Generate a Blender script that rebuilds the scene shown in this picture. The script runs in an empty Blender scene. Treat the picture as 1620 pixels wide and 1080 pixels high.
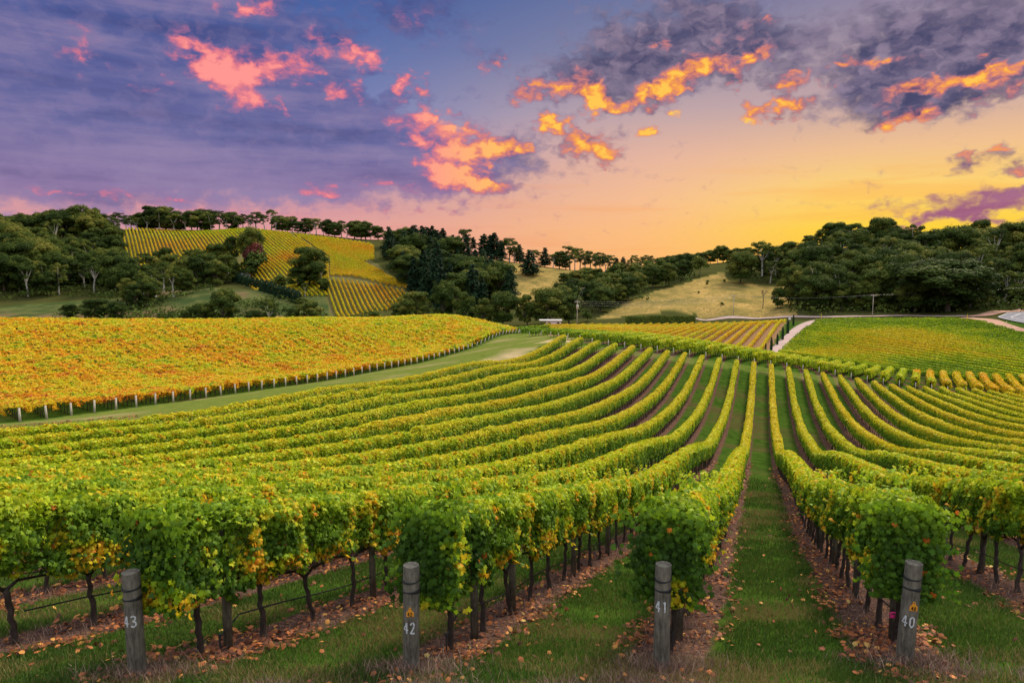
import bpy, math, random
import numpy as np

# ------------------------------------------------------------------ camera, world, sun, exposure
S = bpy.context.scene
col = S.collection
F = 1080.0
PITCH = math.atan(110 / 1080)
SP, CP = math.sin(PITCH), math.cos(PITCH)
RNG = np.random.default_rng(7)
random.seed(7)

cam = bpy.data.cameras.new('camera')
cam.lens = 24.0; cam.sensor_width = 36.0; cam.clip_end = 20000; cam.clip_start = 0.1
cam_o = bpy.data.objects.new('camera', cam); col.objects.link(cam_o)
cam_o.location = (0, 0, 0); cam_o.rotation_euler = (math.pi / 2 - PITCH, 0, 0)
S.camera = cam_o
S.view_settings.view_transform = 'Standard'; S.view_settings.look = 'None'
S.view_settings.gamma = 1.0; S.view_settings.use_curve_mapping = False
S.view_settings.exposure = 0.0
S.cycles.max_bounces = 6; S.cycles.diffuse_bounces = 3; S.cycles.transparent_max_bounces = 4
S.cycles.transmission_bounces = 3; S.cycles.glossy_bounces = 2

sun = bpy.data.lights.new('sun', 'SUN'); sun.energy = 5.0; sun.angle = math.radians(14); sun.color = (1.0, 0.86, 0.66)
sun_o = bpy.data.objects.new('sun', sun); col.objects.link(sun_o)
SUN_AZ, SUN_EL = 38.0, 44.0            # azimuth to the right of the view, elevation
sun_o.rotation_euler = (math.radians(90 - SUN_EL), 0, math.radians(-SUN_AZ + 180) )
sun_o.location = (60, 30, 60)

def lin(r, g, b):
    f = lambda c: (c / 255 / 12.92) if c / 255 <= 0.04045 else ((c / 255 + 0.055) / 1.055) ** 2.4
    return (f(r), f(g), f(b), 1.0)

def ray(px, py):
    u = (px - 810) / F; v = (540 - py) / F
    return u / (CP + v * SP), (v * CP - SP) / (CP + v * SP)

class NT:
    """small helper for writing node trees"""
    def __init__(s, tree): s.t = tree; tree.nodes.clear()
    def n(s, typ, **kw):
        nd = s.t.nodes.new(typ)
        for k, v in kw.items(): setattr(nd, k, v)
        return nd
    def set(s, sock, v):
        if isinstance(v, bpy.types.NodeSocket): s.t.links.new(v, sock)
        elif v is not None: sock.default_value = v
    def m(s, op, a, b=None, c=None, clamp=False):
        nd = s.n('ShaderNodeMath', operation=op, use_clamp=clamp)
        for i, v in enumerate((a, b, c)):
            if v is not None: s.set(nd.inputs[i], v)
        return nd.outputs[0]
    def vm(s, op, a, b=None):
        nd = s.n('ShaderNodeVectorMath', operation=op)
        s.set(nd.inputs[0], a)
        if b is not None: s.set(nd.inputs[1], b)
        return nd.outputs['Value'] if op in ('LENGTH', 'DOT_PRODUCT') else nd.outputs[0]
    def ss(s, x, lo, hi, a=0.0, b=1.0):
        nd = s.n('ShaderNodeMapRange', interpolation_type='SMOOTHSTEP')
        s.set(nd.inputs[0], x); nd.inputs[1].default_value = lo; nd.inputs[2].default_value = hi
        s.set(nd.inputs[3], a); s.set(nd.inputs[4], b)
        return nd.outputs[0]
    def mix(s, f, a, b):
        nd = s.n('ShaderNodeMix', data_type='RGBA')
        s.set(nd.inputs[0], f); s.set(nd.inputs[6], a); s.set(nd.inputs[7], b)
        return nd.outputs[2]
    def noise(s, vec, scale, detail=3, rough=0.55, dist=0.0):
        nd = s.n('ShaderNodeTexNoise'); s.set(nd.inputs['Vector'], vec)
        nd.inputs['Scale'].default_value = scale; nd.inputs['Detail'].default_value = detail
        nd.inputs['Roughness'].default_value = rough; nd.inputs['Distortion'].default_value = dist
        return nd.outputs[0]
    def ramp(s, f, stops, interp='LINEAR'):
        nd = s.n('ShaderNodeValToRGB'); cr = nd.color_ramp; cr.interpolation = interp
        while len(cr.elements) < len(stops): cr.elements.new(0.5)
        for e, (p, c) in zip(cr.elements, stops): e.position = p; e.color = c
        s.set(nd.inputs[0], f); return nd.outputs[0]
    def xyz(s, x, y, z=0.0):
        nd = s.n('ShaderNodeCombineXYZ'); s.set(nd.inputs[0], x); s.set(nd.inputs[1], y); s.set(nd.inputs[2], z)
        return nd.outputs[0]

W = bpy.data.worlds.new('World'); S.world = W; W.use_nodes = True
def build_world():
    t = NT(W.node_tree)
    tc = t.n('ShaderNodeTexCoord'); sep = t.n('ShaderNodeSeparateXYZ')
    t.t.links.new(tc.outputs['Generated'], sep.inputs[0])
    x, y, z = sep.outputs
    D = 180 / math.pi
    az = t.m('MULTIPLY', t.m('ARCTAN2', x, y), D)
    el = t.m('MULTIPLY', t.m('ARCSINE', z), D)
    P = t.xyz(az, el)
    # noise fields in the sky, flattened the way cloud sheets are
    def fields(Q):
        n1 = t.noise(t.vm('MULTIPLY', Q, (0.15, 0.28, 1)), 1.0, 5, 0.55, 0.0)
        n2 = t.noise(t.vm('MULTIPLY', Q, (0.42, 0.70, 1)), 1.0, 9, 0.60, 0.0)
        vo = t.n('ShaderNodeTexVoronoi', feature='F1', voronoi_dimensions='2D'); t.set(vo.inputs['Vector'], t.vm('MULTIPLY', Q, (0.62, 0.95, 1)))
        vo.inputs['Scale'].default_value = 1.0; vo.inputs['Detail'].default_value = 2; vo.inputs['Roughness'].default_value = 0.5
        puff = t.m('SUBTRACT', 0.95, vo.outputs['Distance'])
        return n1, n2, puff
    wn = t.n('ShaderNodeTexNoise'); t.set(wn.inputs['Vector'], t.vm('MULTIPLY', P, (0.9, 1.3, 1))); wn.inputs['Scale'].default_value = 1.0; wn.inputs['Detail'].default_value = 4
    Pn = t.vm('ADD', P, t.vm('MULTIPLY', t.vm('SUBTRACT', wn.outputs['Color'], (0.5, 0.5, 0.5)), (2.2, 1.3, 0)))
    n1, n2, n4 = fields(Pn)
    o1, o2, o4 = fields(t.vm('ADD', Pn, (1.1, -0.9, 0)))        # the same fields a little towards the set sun
    n3 = t.noise(t.vm('MULTIPLY', P, (0.05, 0.55, 1)), 1.0, 5, 0.55, 0.3)
    comb = lambda a, b, c: t.m('ADD', t.m('MULTIPLY', a, 0.40), t.m('ADD', t.m('MULTIPLY', b, 0.50), t.m('MULTIPLY', t.m('SUBTRACT', c, 0.5), 0.20)))
    fb = t.m('ADD', comb(n1, n2, n4), 0.05); fo = t.m('ADD', comb(o1, o2, o4), 0.05)
    rim = t.m('SUBTRACT', fb, fo)
    # warp the layout so that no cloud keeps a geometric outline
    def warp(base, sc, amp):
        nz = t.n('ShaderNodeTexNoise'); t.set(nz.inputs['Vector'], t.vm('MULTIPLY', P, (sc, sc * 1.5, 1))); nz.inputs['Scale'].default_value = 1.0; nz.inputs['Detail'].default_value = 3
        return t.vm('ADD', base, t.vm('MULTIPLY', t.vm('SUBTRACT', nz.outputs['Color'], (0.5, 0.5, 0.5)), (amp * 1.5, amp, 0)))
    PW = warp(warp(P, 0.30, 2.6), 0.95, 1.5)
    def blobs(lst, grow):
        acc = None
        for (px, py, rx, ry, rot, wt) in lst:
            a, b = ray(px, py); azc = math.atan(a); elc = math.atan(b * math.cos(azc))
            sx = rx / F * math.cos(azc) ** 2 * D * grow; sy = ry / F * math.cos(azc) * D * grow
            mp = t.n('ShaderNodeMapping', vector_type='TEXTURE')
            t.set(mp.inputs[0], PW)
            mp.inputs['Location'].default_value = (azc * D, elc * D, 0)
            mp.inputs['Rotation'].default_value = (0, 0, math.radians(-rot))
            mp.inputs['Scale'].default_value = (sx, sy, 1)
            g = t.n('ShaderNodeTexGradient', gradient_type='SPHERICAL')
            t.t.links.new(mp.outputs[0], g.inputs[0])
            v = t.m('MULTIPLY', g.outputs[1], wt)
            acc = v if acc is None else t.m('ADD', acc, v)
        return acc
    SKY_COVER = [
        # big slate sheet at the left
        (60, 60, 420, 230, 0, 1.5), (60, 210, 520, 150, 0, 1.5), (330, 60, 190, 100, 10, 1.0), (390, 120, 170, 90, 0, 1.0),
        (420, 225, 420, 75, 4, 1.3), (640, 235, 240, 62, 6, 1.2), (735, 265, 110, 40, -8, .7), (300, 270, 380, 42, 3, .9),
        (560, 205, 160, 35, 5, .7), (790, 243, 45, 14, -12, .5), (730, 290, 50, 20, 0, .4), (40, 300, 200, 20, 0, .45),
        # small ones over the blue gap
        (530, 70, 64, 36, 20, 1.15), (590, 98, 38, 20, 15, 1.2), (545, 142, 36, 24, 10, 1.2), (652, 139, 38, 22, 5, 1.3),
        (780, 98, 26, 24, 0, 1.1), (407, 10, 32, 16, 0, 1.0), (645, 20, 130, 56, 10, 1.2), (480, 20, 60, 40, 0, .4),
        (545, 103, 60, 12, 10, .7), (620, 160, 26, 10, 0, .6),
        # centre group
        (1120, 48, 150, 74, 8, 1.25), (1010, 95, 150, 55, -12, 1.15), (1065, 130, 110, 32, -16, .95), (1195, 85, 60, 42, 0, .9),
        (925, 140, 60, 38, 15, 1.0), (845, 138, 46, 30, 10, .8), (830, 155, 30, 12, 0, .6), (940, 80, 80, 45, 0, .7),
        (883, 205, 46, 20, 15, 1.25), (940, 232, 54, 24, 5, 1.3), (1040, 160, 50, 16, -10, .7), (1073, 180, 14, 8, 0, .7),
        (1030, 207, 20, 7, 0, .8), (1250, 127, 40, 19, -8, 1.3), (1212, 168, 44, 13, -12, 1.2), (1253, 174, 30, 13, -8, 1.2),
        (1195, 190, 20, 7, 0, .7), (1168, 125, 18, 16, -40, .7), (1290, 50, 36, 26, 20, .55),
        # right group
        (1430, 72, 135, 80, -18, 1.25), (1570, 40, 180, 90, -10, 1.2), (1590, 110, 170, 60, -5, 1.2), (1440, 140, 150, 34, -6, 1.05),
        (1395, 110, 80, 60, 0, .8), (1365, 10, 70, 40, 0, .3), (1430, 180, 74, 16, -12, 1.0), (1550, 160, 60, 14, -5, .8),
        (1545, 253, 54, 15, -12, 1.3), (1605, 258, 40, 13, -8, 1.2), (1460, 275, 40, 5, -5, .5),
        (1480, 318, 150, 14, -3, 1.1), (1570, 330, 130, 22, -6, 1.2), (1480, 347, 150, 10, -7, 1.0), (1600, 297, 50, 8, 0, .6),
        (690, 330, 110, 8, 2, .5), (520, 297, 60, 10, 3, .5),
    ]
    SKY_LIT = [
        (330, 95, 80, 34, 22, 1.15), (395, 118, 90, 30, 0, 1.0), (440, 95, 70, 26, 0, .8), (350, 125, 60, 28, 20, .8), (395, 165, 60, 26, 8, .95),
        (270, 133, 24, 12, 8, .8), (228, 135, 22, 10, 0, .6), (120, 80, 44, 40, 20, .38), (180, 100, 60, 20, 5, .3), (350, 10, 30, 30, 0, .3),
        (480, 108, 40, 30, 10, .6), (545, 80, 56, 28, 18, .9), (590, 98, 36, 18, 10, 1.1), (545, 145, 34, 22, 10, 1.1), (652, 139, 38, 22, 0, 1.4),
        (780, 100, 24, 22, 0, .8), (407, 12, 34, 16, 0, 1.1), (650, 30, 60, 16, 20, .3), (452, 170, 12, 18, 0, .7),
        (700, 208, 95, 34, 8, 1.1), (735, 238, 95, 30, -4, 1.1), (745, 285, 70, 24, 6, 1.0), (790, 243, 55, 16, -10, 1.3), (735, 280, 60, 20, 10, 1.25), (690, 190, 50, 16, 0, .7),
        (700, 265, 50, 12, 0, .8), (505, 295, 50, 12, 5, .8), (620, 296, 60, 8, 0, .6), (130, 305, 130, 8, 4, .5), (270, 312, 40, 8, 0, .5),
        (1062, 136, 92, 17, -16, 1.15), (1035, 156, 46, 16, -10, .9), (1105, 108, 60, 20, -10, .75), (925, 150, 60, 34, 20, 1.15), (845, 145, 48, 26, 0, .9),
        (945, 160, 30, 22, 0, 1.0), (1200, 95, 26, 16, -20, .9), (1190, 70, 60, 40, 0, .3), (1220, 35, 14, 12, 0, .8), (1050, 68, 40, 10, 10, .5),
        (883, 205, 44, 20, 15, 1.4), (940, 232, 54, 24, 5, 1.5), (1073, 180, 16, 10, 0, 1.4), (1030, 207, 24, 9, 0, 1.4),
        (1250, 130, 40, 18, -8, 1.3), (1212, 168, 44, 14, -12, 1.4), (1253, 174, 30, 14, -8, 1.4), (1195, 190, 24, 9, 0, 1.4), (1168, 125, 20, 18, -40, 1.1),
        (1455, 137, 76, 17, -12, 1.3), (1350, 100, 24, 10, 0, .8), (1400, 95, 60, 14, 0, .5), (1305, 145, 16, 10, 0, 1.2), (1575, 115, 80, 12, -14, .9), (1600, 130, 40, 14, -10, .9),
        (1570, 93, 30, 9, -12, .9), (1530, 130, 60, 14, -4, .7), (1430, 183, 70, 18, -12, 1.3), (1555, 160, 60, 14, -5, .8), (1555, 245, 50, 8, -12, .8), (1605, 258, 38, 9, -8, .7),
        (1490, 278, 60, 6, -5, .9), (690, 332, 110, 8, 2, .5),
    ]
    cov = blobs(SKY_COVER, 1.35); lit = blobs(SKY_LIT, 1.15)
    high = t.ss(el, 24, 45)                       # broken cloud over the rest of the dome
    cov = t.m('ADD', cov, t.m('MULTIPLY', high, 0.25))
    fk = t.m('SUBTRACT', fb, 0.475)
    dens = t.m('ADD', cov, t.m('MULTIPLY', fk, 3.4))
    alpha = t.ss(dens, 0.10, 0.80)
    thick = t.ss(dens, 0.35, 1.4)
    R = lambda d: d
    left = t.ramp(t.m('DIVIDE', el, 90.0), [
        (0.0, lin(232, 160, 150)), (0.040, lin(226, 158, 156)), (0.085, lin(178, 146, 174)), (0.14, lin(112, 128, 182)), (0.23, lin(66, 96, 160)), (1.0, lin(110, 135, 190))])
    right = t.ramp(t.m('DIVIDE', el, 90.0), [
        (0.0, lin(254, 184, 112)), (0.035, lin(253, 190, 126)), (0.065, lin(247, 190, 146)), (0.10, lin(232, 182, 160)), (0.14, lin(192, 166, 170)), (0.19, lin(134, 134, 164)), (0.25, lin(96, 112, 160)), (1.0, lin(120, 140, 190))])
    gold = t.ramp(t.m('DIVIDE', el, 90.0), [(0.0, lin(255, 196, 44)), (0.035, lin(255, 212, 62)), (0.065, lin(255, 214, 112)), (0.10, lin(240, 192, 146)), (0.14, lin(194, 166, 168)), (0.25, lin(100, 112, 158))])
    right = t.mix(t.ss(az, 8, 28), right, gold)
    warm = t.ss(az, -19, 14)
    sky = t.mix(warm, left, right)
    # a faint orange veil near the horizon
    veil = t.m('MULTIPLY', t.ss(n3, 0.48, 0.66), t.ss(el, 6.5, 9.0, 1.0, 0.0))
    sky = t.mix(t.m('MULTIPLY', veil, 0.35), sky, t.mix(warm, lin(214, 130, 150), lin(250, 165, 84)))
    # cloud body: a smooth streaked sheet at the left, lumpy cumulus at the right
    ns = t.noise(t.vm('MULTIPLY', P, (0.06, 0.42, 1)), 1.0, 5, 0.55, 0.0)
    bl = t.ramp(t.m('DIVIDE', el, 24.0), [(0.0, lin(176, 132, 160)), (0.22, lin(146, 122, 164)), (0.42, lin(106, 106, 158)), (0.7, lin(80, 92, 150)), (1.0, lin(70, 88, 148))])
    bl = t.mix(t.m('MULTIPLY', t.ss(ns, 0.44, 0.66), 0.50), bl, lin(158, 140, 176))
    bl = t.mix(t.m('MULTIPLY', t.ss(ns, 0.50, 0.32), 0.0), bl, lin(60, 66, 118))
    bl = t.mix(t.m('MULTIPLY', t.ss(ns, 0.34, 0.48, 1.0, 0.0), 0.40), bl, lin(64, 68, 120))
    br = t.mix(t.ss(rim, -.24, .28), lin(74, 74, 108), lin(146, 130, 154))
    bl = t.mix(t.m('MULTIPLY', t.ss(rim, -.16, .26), 0.26), bl, lin(160, 140, 176))
    bl = t.mix(t.m('MULTIPLY', t.ss(rim, 0.0, -.14), 0.0), bl, lin(70, 76, 128))
    body = t.mix(t.ss(az, -7, 8), bl, br)
    low = t.m('SUBTRACT', 1.0, t.ss(el, 4.5, 9.0))
    body = t.mix(t.m('MULTIPLY', low, t.m('MULTIPLY', warm, 0.75)), body, lin(176, 100, 130))
    body = t.mix(t.m('MULTIPLY', t.m('SUBTRACT', 1.0, thick), 0.60), body, sky)
    # light caught on the under sides: dusky, then pink, then glowing
    L = t.m('ADD', t.m('MULTIPLY', lit, 0.72), t.m('ADD', t.m('MULTIPLY', rim, 1.9), t.m('MULTIPLY', fk, 0.8)))
    hot = t.ss(az, -10, 3)
    cool_c = t.ramp(L, [(0.0, lin(120, 100, 150)), (0.35, lin(190, 112, 148)), (0.65, lin(238, 124, 136)), (1.0, lin(255, 152, 146))])
    hot_c = t.ramp(L, [(0.0, lin(120, 90, 120)), (0.30, lin(206, 112, 122)), (0.55, lin(244, 136, 104)), (0.80, lin(255, 164, 74)), (1.0, lin(255, 200, 84))])
    litc = t.mix(hot, cool_c, hot_c)
    litf = t.m('MULTIPLY', t.ss(L, -0.04, 0.98), t.ss(lit, 0.0, 0.34))
    cloud = t.mix(litf, body, litc)
    full = t.mix(alpha, sky, cloud)
    # the dome overhead and behind is made brighter, out of view, to light the land
    zen = t.ss(el, 26, 50); back = t.ss(y, 0.25, -0.35)
    back = t.ss(t.m('MULTIPLY', y, -1.0), -0.25, 0.35)
    k = t.m('MAXIMUM', zen, back)
    k = t.m('MULTIPLY', k, t.ss(el, -2, 12))
    full = t.mix(k, full, t.mix(t.ss(dens, -0.2, 0.9), (0.74, 0.78, 0.90, 1), (1.0, 0.90, 0.80, 1)))
    gain = t.m('ADD', 1.0, t.m('MULTIPLY', k, t.m('ADD', 0.15, t.m('MULTIPLY', zen, 0.85))))
    ground = t.ss(el, -1.5, -0.2)
    full = t.mix(ground, (0.05, 0.06, 0.03, 1), full)
    bg = t.n('ShaderNodeBackground'); t.set(bg.inputs[0], full); t.set(bg.inputs[1], gain)
    out = t.n('ShaderNodeOutputWorld'); t.t.links.new(bg.outputs[0], out.inputs[0])
build_world()
try:
    W.cycles.sampling_method = 'MANUAL'; W.cycles.sample_map_resolution = 256
except Exception: pass
# ------------------------------------------------------------------ mesh helpers
def tag(o, label=None, cat=None, group=None, kind=None):
    if label: o['label'] = label
    if cat: o['category'] = cat
    if group: o['group'] = group
    if kind: o['kind'] = kind
    return o

def link(name, me, parent=None, loc=(0, 0, 0), rz=0.0):
    o = bpy.data.objects.new(name, me); col.objects.link(o)
    o.location = loc; o.rotation_euler = (0, 0, rz)
    if parent: o.parent = parent
    return o

def mesh_np(name, V, Fc, mat, attrs=None, smooth=False):
    """V (n,3); Fc (m,k) index array, or list of such arrays; attrs {name:(domain, values)}"""
    me = bpy.data.meshes.new(name)
    V = np.asarray(V, dtype=np.float32)
    if not isinstance(Fc, list): Fc = [Fc]
    Fc = [np.asarray(f, dtype=np.int32) for f in Fc if len(f)]
    idx = np.concatenate([f.ravel() for f in Fc])
    tot = np.concatenate([np.full(len(f), f.shape[1], np.int32) for f in Fc])
    start = np.concatenate([[0], np.cumsum(tot)[:-1]]).astype(np.int32)
    me.vertices.add(len(V)); me.vertices.foreach_set('co', V.ravel())
    me.loops.add(len(idx)); me.loops.foreach_set('vertex_index', idx)
    me.polygons.add(len(tot)); me.polygons.foreach_set('loop_start', start); me.polygons.foreach_set('loop_total', tot)
    if smooth: me.polygons.foreach_set('use_smooth', np.ones(len(tot), bool))
    for k, (dom, val) in (attrs or {}).items():
        a = me.attributes.new(k, 'FLOAT', dom); a.data.foreach_set('value', np.asarray(val, np.float32).ravel())
    mats = mat if isinstance(mat, list) else [mat]
    for m_ in mats: me.materials.append(m_)
    me.update(calc_edges=True)
    return me

class MB:
    """collects small parts (tubes, boxes, prisms) into one mesh"""
    def __init__(s): s.v = []; s.f = []; s.mi = []; s.n = 0
    def add(s, V, Fs, mi=0):
        V = [tuple(p) for p in V]
        s.v += V; s.f += [tuple(i + s.n for i in f) for f in Fs]; s.mi += [mi] * len(Fs); s.n += len(V); return s
    def tube(s, pts, rad, seg=8, cap=True, mi=0):
        pts = [np.array(p, float) for p in pts]
        if not hasattr(rad, '__len__'): rad = [rad] * len(pts)
        V = []; Fs = []
        for i, p in enumerate(pts):
            d = pts[min(i + 1, len(pts) - 1)] - pts[max(i - 1, 0)]; d = d / (np.linalg.norm(d) + 1e-9)
            a = np.array([1.0, 0, 0]) if abs(d[2]) > 0.7 else np.array([0, 0, 1.0])
            u = np.cross(d, a); u /= np.linalg.norm(u); w = np.cross(d, u)
            for k in range(seg):
                t = 2 * math.pi * k / seg
                V.append(p + rad[i] * (math.cos(t) * u + math.sin(t) * w))
        for i in range(len(pts) - 1):
            for k in range(seg):
                a0 = i * seg + k; a1 = i * seg + (k + 1) % seg
                Fs.append((a0, a1, a1 + seg, a0 + seg))
        if cap: Fs.append(tuple(range(seg))[::-1]); Fs.append(tuple((len(pts) - 1) * seg + k for k in range(seg)))
        return s.add(V, Fs, mi)
    def box(s, c, d, rz=0.0, mi=0):
        V = []
        for z in (-1, 1):
            for (x, y) in ((-1, -1), (1, -1), (1, 1), (-1, 1)):
                X = x * d[0] / 2; Y = y * d[1] / 2
                V.append((c[0] + X * math.cos(rz) - Y * math.sin(rz), c[1] + X * math.sin(rz) + Y * math.cos(rz), c[2] + z * d[2] / 2))
        return s.add(V, [(0, 3, 2, 1), (4, 5, 6, 7), (0, 1, 5, 4), (1, 2, 6, 5), (2, 3, 7, 6), (3, 0, 4, 7)], mi)
    def mesh(s, name, mats, smooth=False):
        me = bpy.data.meshes.new(name); me.from_pydata(s.v, [], s.f)
        for m_ in (mats if isinstance(mats, list) else [mats]): me.materials.append(m_)
        me.polygons.foreach_set('material_index', s.mi)
        if smooth: me.polygons.foreach_set('use_smooth', [True] * len(s.f))
        me.update(); return me

def vnoise(P, scale=1.0, seed=0, octaves=2):
    """value noise 0..1 at points (n,2 or 3)"""
    P = np.asarray(P, float) * scale
    if P.shape[1] == 2: P = np.c_[P, np.zeros(len(P))]
    out = 0; amp = 1; tot = 0
    for o in range(octaves):
        Q = P * 2 ** o + 17.3 * o + seed * 3.17
        i = np.floor(Q).astype(np.int64); f = Q - i; f = f * f * (3 - 2 * f)
        r = 0
        for dx in (0, 1):
            for dy in (0, 1):
                for dz in (0, 1):
                    h = ((i[:, 0] + dx) * 73856093) ^ ((i[:, 1] + dy) * 19349663) ^ ((i[:, 2] + dz) * 83492791) ^ (seed * 2654435 + o * 97)
                    h = (h ^ (h >> 13)) * 1274126177 & 0x7fffffff; h = (h ^ (h >> 16)) & 0xffff
                    w = (f[:, 0] if dx else 1 - f[:, 0]) * (f[:, 1] if dy else 1 - f[:, 1]) * (f[:, 2] if dz else 1 - f[:, 2])
                    r = r + w * h / 65535.0
        out = out + amp * r; tot += amp; amp *= 0.5
    return out / tot

# ------------------------------------------------------------------ terrain heights
R0, RS, RD = 1.81, 3.0, 0.3665
Y_START, Y_END = 7.83, 118.0
def rowx(n, Y): return R0 + RS * n + RD * (Y - 7.83)
ctrl = []
def C(px, py, Y, dh=0):
    a, b = ray(px, py); ctrl.append((a * Y, Y, b * Y - dh))
def CR(n, px, py, dh=0):
    a, b = ray(px, py); Y = (R0 + RS * n - RD * 7.83) / (a - RD); ctrl.append((a * Y, Y, b * Y - dh))
def CW(X, Y, h): ctrl.append((X, Y, h))
VH = 2.1
CW(0, 0, -2.0); CW(-6, 1, -2.3); CW(7, 1, -2.3); CW(-30, 0, -5); CW(30, 0, -4.5); CW(0, -25, -1); CW(-80, -20, -9); CW(80, -20, -8); CW(0, 4, -3.4)
C(219, 1076, 7.55); C(651, 1058, 7.75); C(1046, 1057, 7.85); C(1430, 1055, 7.9)
for a in [(-2, 325, 1040), (-3, 115, 1000), (-1, 713, 1030), (-1, 837, 947), (-1, 940, 890)]: CR(*a)
for n, y in [(-4, 760), (-5, 755), (-6, 748), (-7, 740), (-8, 728), (-9, 711), (-10, 694), (-11, 677)]: CR(n, 0, y, VH)
for px, y in [(300, 653), (400, 634), (533, 610), (740, 573)]: CR(-11, px, y, VH)
for n, y in [(2, 759), (3, 747), (4, 735), (5, 719), (6, 708), (7, 696), (8, 685), (9, 673), (10, 663), (12, 646), (14, 632), (16, 622)]: CR(n, 1620, y, VH)
C(1218, 850, 23.2); C(1208, 750, 55.4); C(1205, 700, 75.6); C(1205, 650, 95)
for px, y in [(894, 527), (947, 539), (1001, 544), (1054, 552), (1110, 559), (1165, 567), (1218, 573), (1273, 582), (1328, 591), (1384, 601), (1413, 607)]: C(px, y, Y_END, VH)
# beyond the headland: the second block with its crest
for px, y in [(1295, 591), (1347, 600), (1427, 613)]: C(px, y, 125)
C(841, 528, 190); C(875, 531, 165); C(904, 536, 145); C(947, 547, 125)
# left slope: grass strip and the orange block
C(32, 668, 66); C(248, 634, 90); C(434, 608, 120); C(586, 583, 150); C(700, 556, 175); C(820, 528, 203)
for px, y, Y in [(0, 503, 150), (150, 506, 160), (300, 507, 170), (500, 503, 190), (700, 497, 220), (830, 512, 222)]: C(px, y, Y, 1.7)
CW(-120, 80, -13.5); CW(-60, 30, -10); CW(-150, 150, -12.5); CW(-220, 60, -16)
for px, Y in [(0, 235), (200, 245), (400, 265), (600, 290), (750, 300)]: a, b = ray(px, 540); CW(a * Y, Y, -27)
# crest of the second block, then the valley floor
for px, y in [(1000, 531), (1100, 541), (1200, 556), (1300, 574), (1400, 589)]: C(px, y, 133, 2.0)
C(1470, 596, 134, 2.0); C(1560, 607, 134, 2.0); C(1640, 617, 132, 2.0)
for px, y in [(1000, 540), (1100, 550), (1180, 556), (1225, 557)]: C(px, y, 196)
C(920, 517, 300); C(1000, 517, 300); C(1110, 515, 300); C(1240, 513, 290)
C(1285, 507, 268); C(1110, 505, 330); C(1200, 502, 322); C(1300, 503, 300); C(1400, 503, 285); C(1500, 504, 262)
C(1560, 507, 245); C(1620, 534, 212); C(1620, 497, 268); C(1700, 500, 262)
C(1620, 604, 156); C(1500, 600, 156); C(1400, 592, 160); C(1300, 572, 172); C(1620, 560, 188); C(1450, 550, 196); C(1350, 535, 215)
C(871, 519, 236); CW(200, 180, -17); CW(160, 120, -26); CW(260, 260, -16)
# left valley, knoll, left hill vineyard
C(10, 500, 340); C(100, 500, 335); C(0, 480, 380); C(330, 455, 400); C(250, 492, 355); C(400, 480, 370); C(200, 502, 340)
C(200, 362, 620); C(200, 420, 540); C(400, 362, 640); C(480, 370, 625); C(590, 387, 600); C(640, 372, 640, 4)
C(370, 440, 485); C(440, 462, 450); C(650, 460, 430); C(525, 500, 372); C(560, 498, 380); C(520, 440, 440); C(400, 430, 490); C(600, 480, 400)
C(640, 400, 570); C(745, 400, 560); C(700, 420, 520); C(700, 470, 420)
C(0, 378, 580); C(100, 372, 590); C(150, 405, 510); C(60, 440, 430); C(200, 455, 450)
# ridge crest and fall behind it
for px, Y in [(0, 720), (200, 780), (400, 800), (600, 760)]: a, b = ray(px, 400); CW(a * Y, Y, 18)
# middle dry hill
C(760, 408, 555); C(830, 420, 560); C(900, 427, 560); C(820, 460, 490); C(900, 455, 500); C(940, 434, 560); C(1000, 428, 560)
C(820, 500, 360); C(880, 498, 350); C(700, 500, 350); C(760, 480, 400)
for px in (700, 850, 1000, 1150): a, b = ray(px, 400); CW(a * 700, 700, -8)
# right dry hill and right wooded ridge
C(1145, 430, 432); C(960, 500, 335); C(1050, 470, 372); C(1100, 450, 400); C(1200, 448, 412); C(1150, 494, 330); C(1240, 492, 322); C(1080, 490, 335); C(950, 470, 390); C(1020, 445, 440)
C(1300, 490, 320); C(1400, 490, 312); C(1500, 488, 305); C(1600, 482, 300)
C(1350, 392, 480); C(1450, 398, 470); C(1600, 400, 450); C(1220, 408, 500); C(1100, 420, 520); C(1290, 425, 440)
for px in (1200, 1400, 1600, 1900): a, b = ray(px, 400); CW(a * 640, 640, 4)
CW(420, 330, 0); CW(420, 500, 12); CW(-480, 350, 0); CW(-620, 600, 25); CW(-300, 250, -22)
for i in range(16):
    t_ = 2 * math.pi * i / 16
    CW(1500 * math.sin(t_), 1500 * math.cos(t_), -14); CW(4000 * math.sin(t_), 4000 * math.cos(t_), -20)
CT = np.array(ctrl); MQ = 5.0
def _fit():
    n = len(CT); A = np.zeros((n + 3, n + 3))
    d = np.hypot(CT[:, None, 0] - CT[None, :, 0], CT[:, None, 1] - CT[None, :, 1])
    A[:n, :n] = np.sqrt(d * d + MQ * MQ) + np.eye(n) * -0.6
    Pm = np.c_[np.ones(n), CT[:, :2] / 100]; A[:n, n:] = Pm; A[n:, :n] = Pm.T
    return np.linalg.solve(A, np.r_[CT[:, 2], 0, 0, 0])
TW = _fit()
def H(X, Y):
    X = np.atleast_1d(np.asarray(X, float)); Y = np.atleast_1d(np.asarray(Y, float)); sh = X.shape
    X = X.ravel(); Y = Y.ravel(); out = np.empty(len(X)); n = len(CT)
    for i in range(0, len(X), 20000):
        x = X[i:i + 20000]; y = Y[i:i + 20000]
        d2 = (x[:, None] - CT[None, :, 0]) ** 2 + (y[:, None] - CT[None, :, 1]) ** 2
        out[i:i + 20000] = np.sqrt(d2 + MQ * MQ) @ TW[:n] + TW[n] + TW[n + 1] * x / 100 + TW[n + 2] * y / 100
    return out.reshape(sh)
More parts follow.
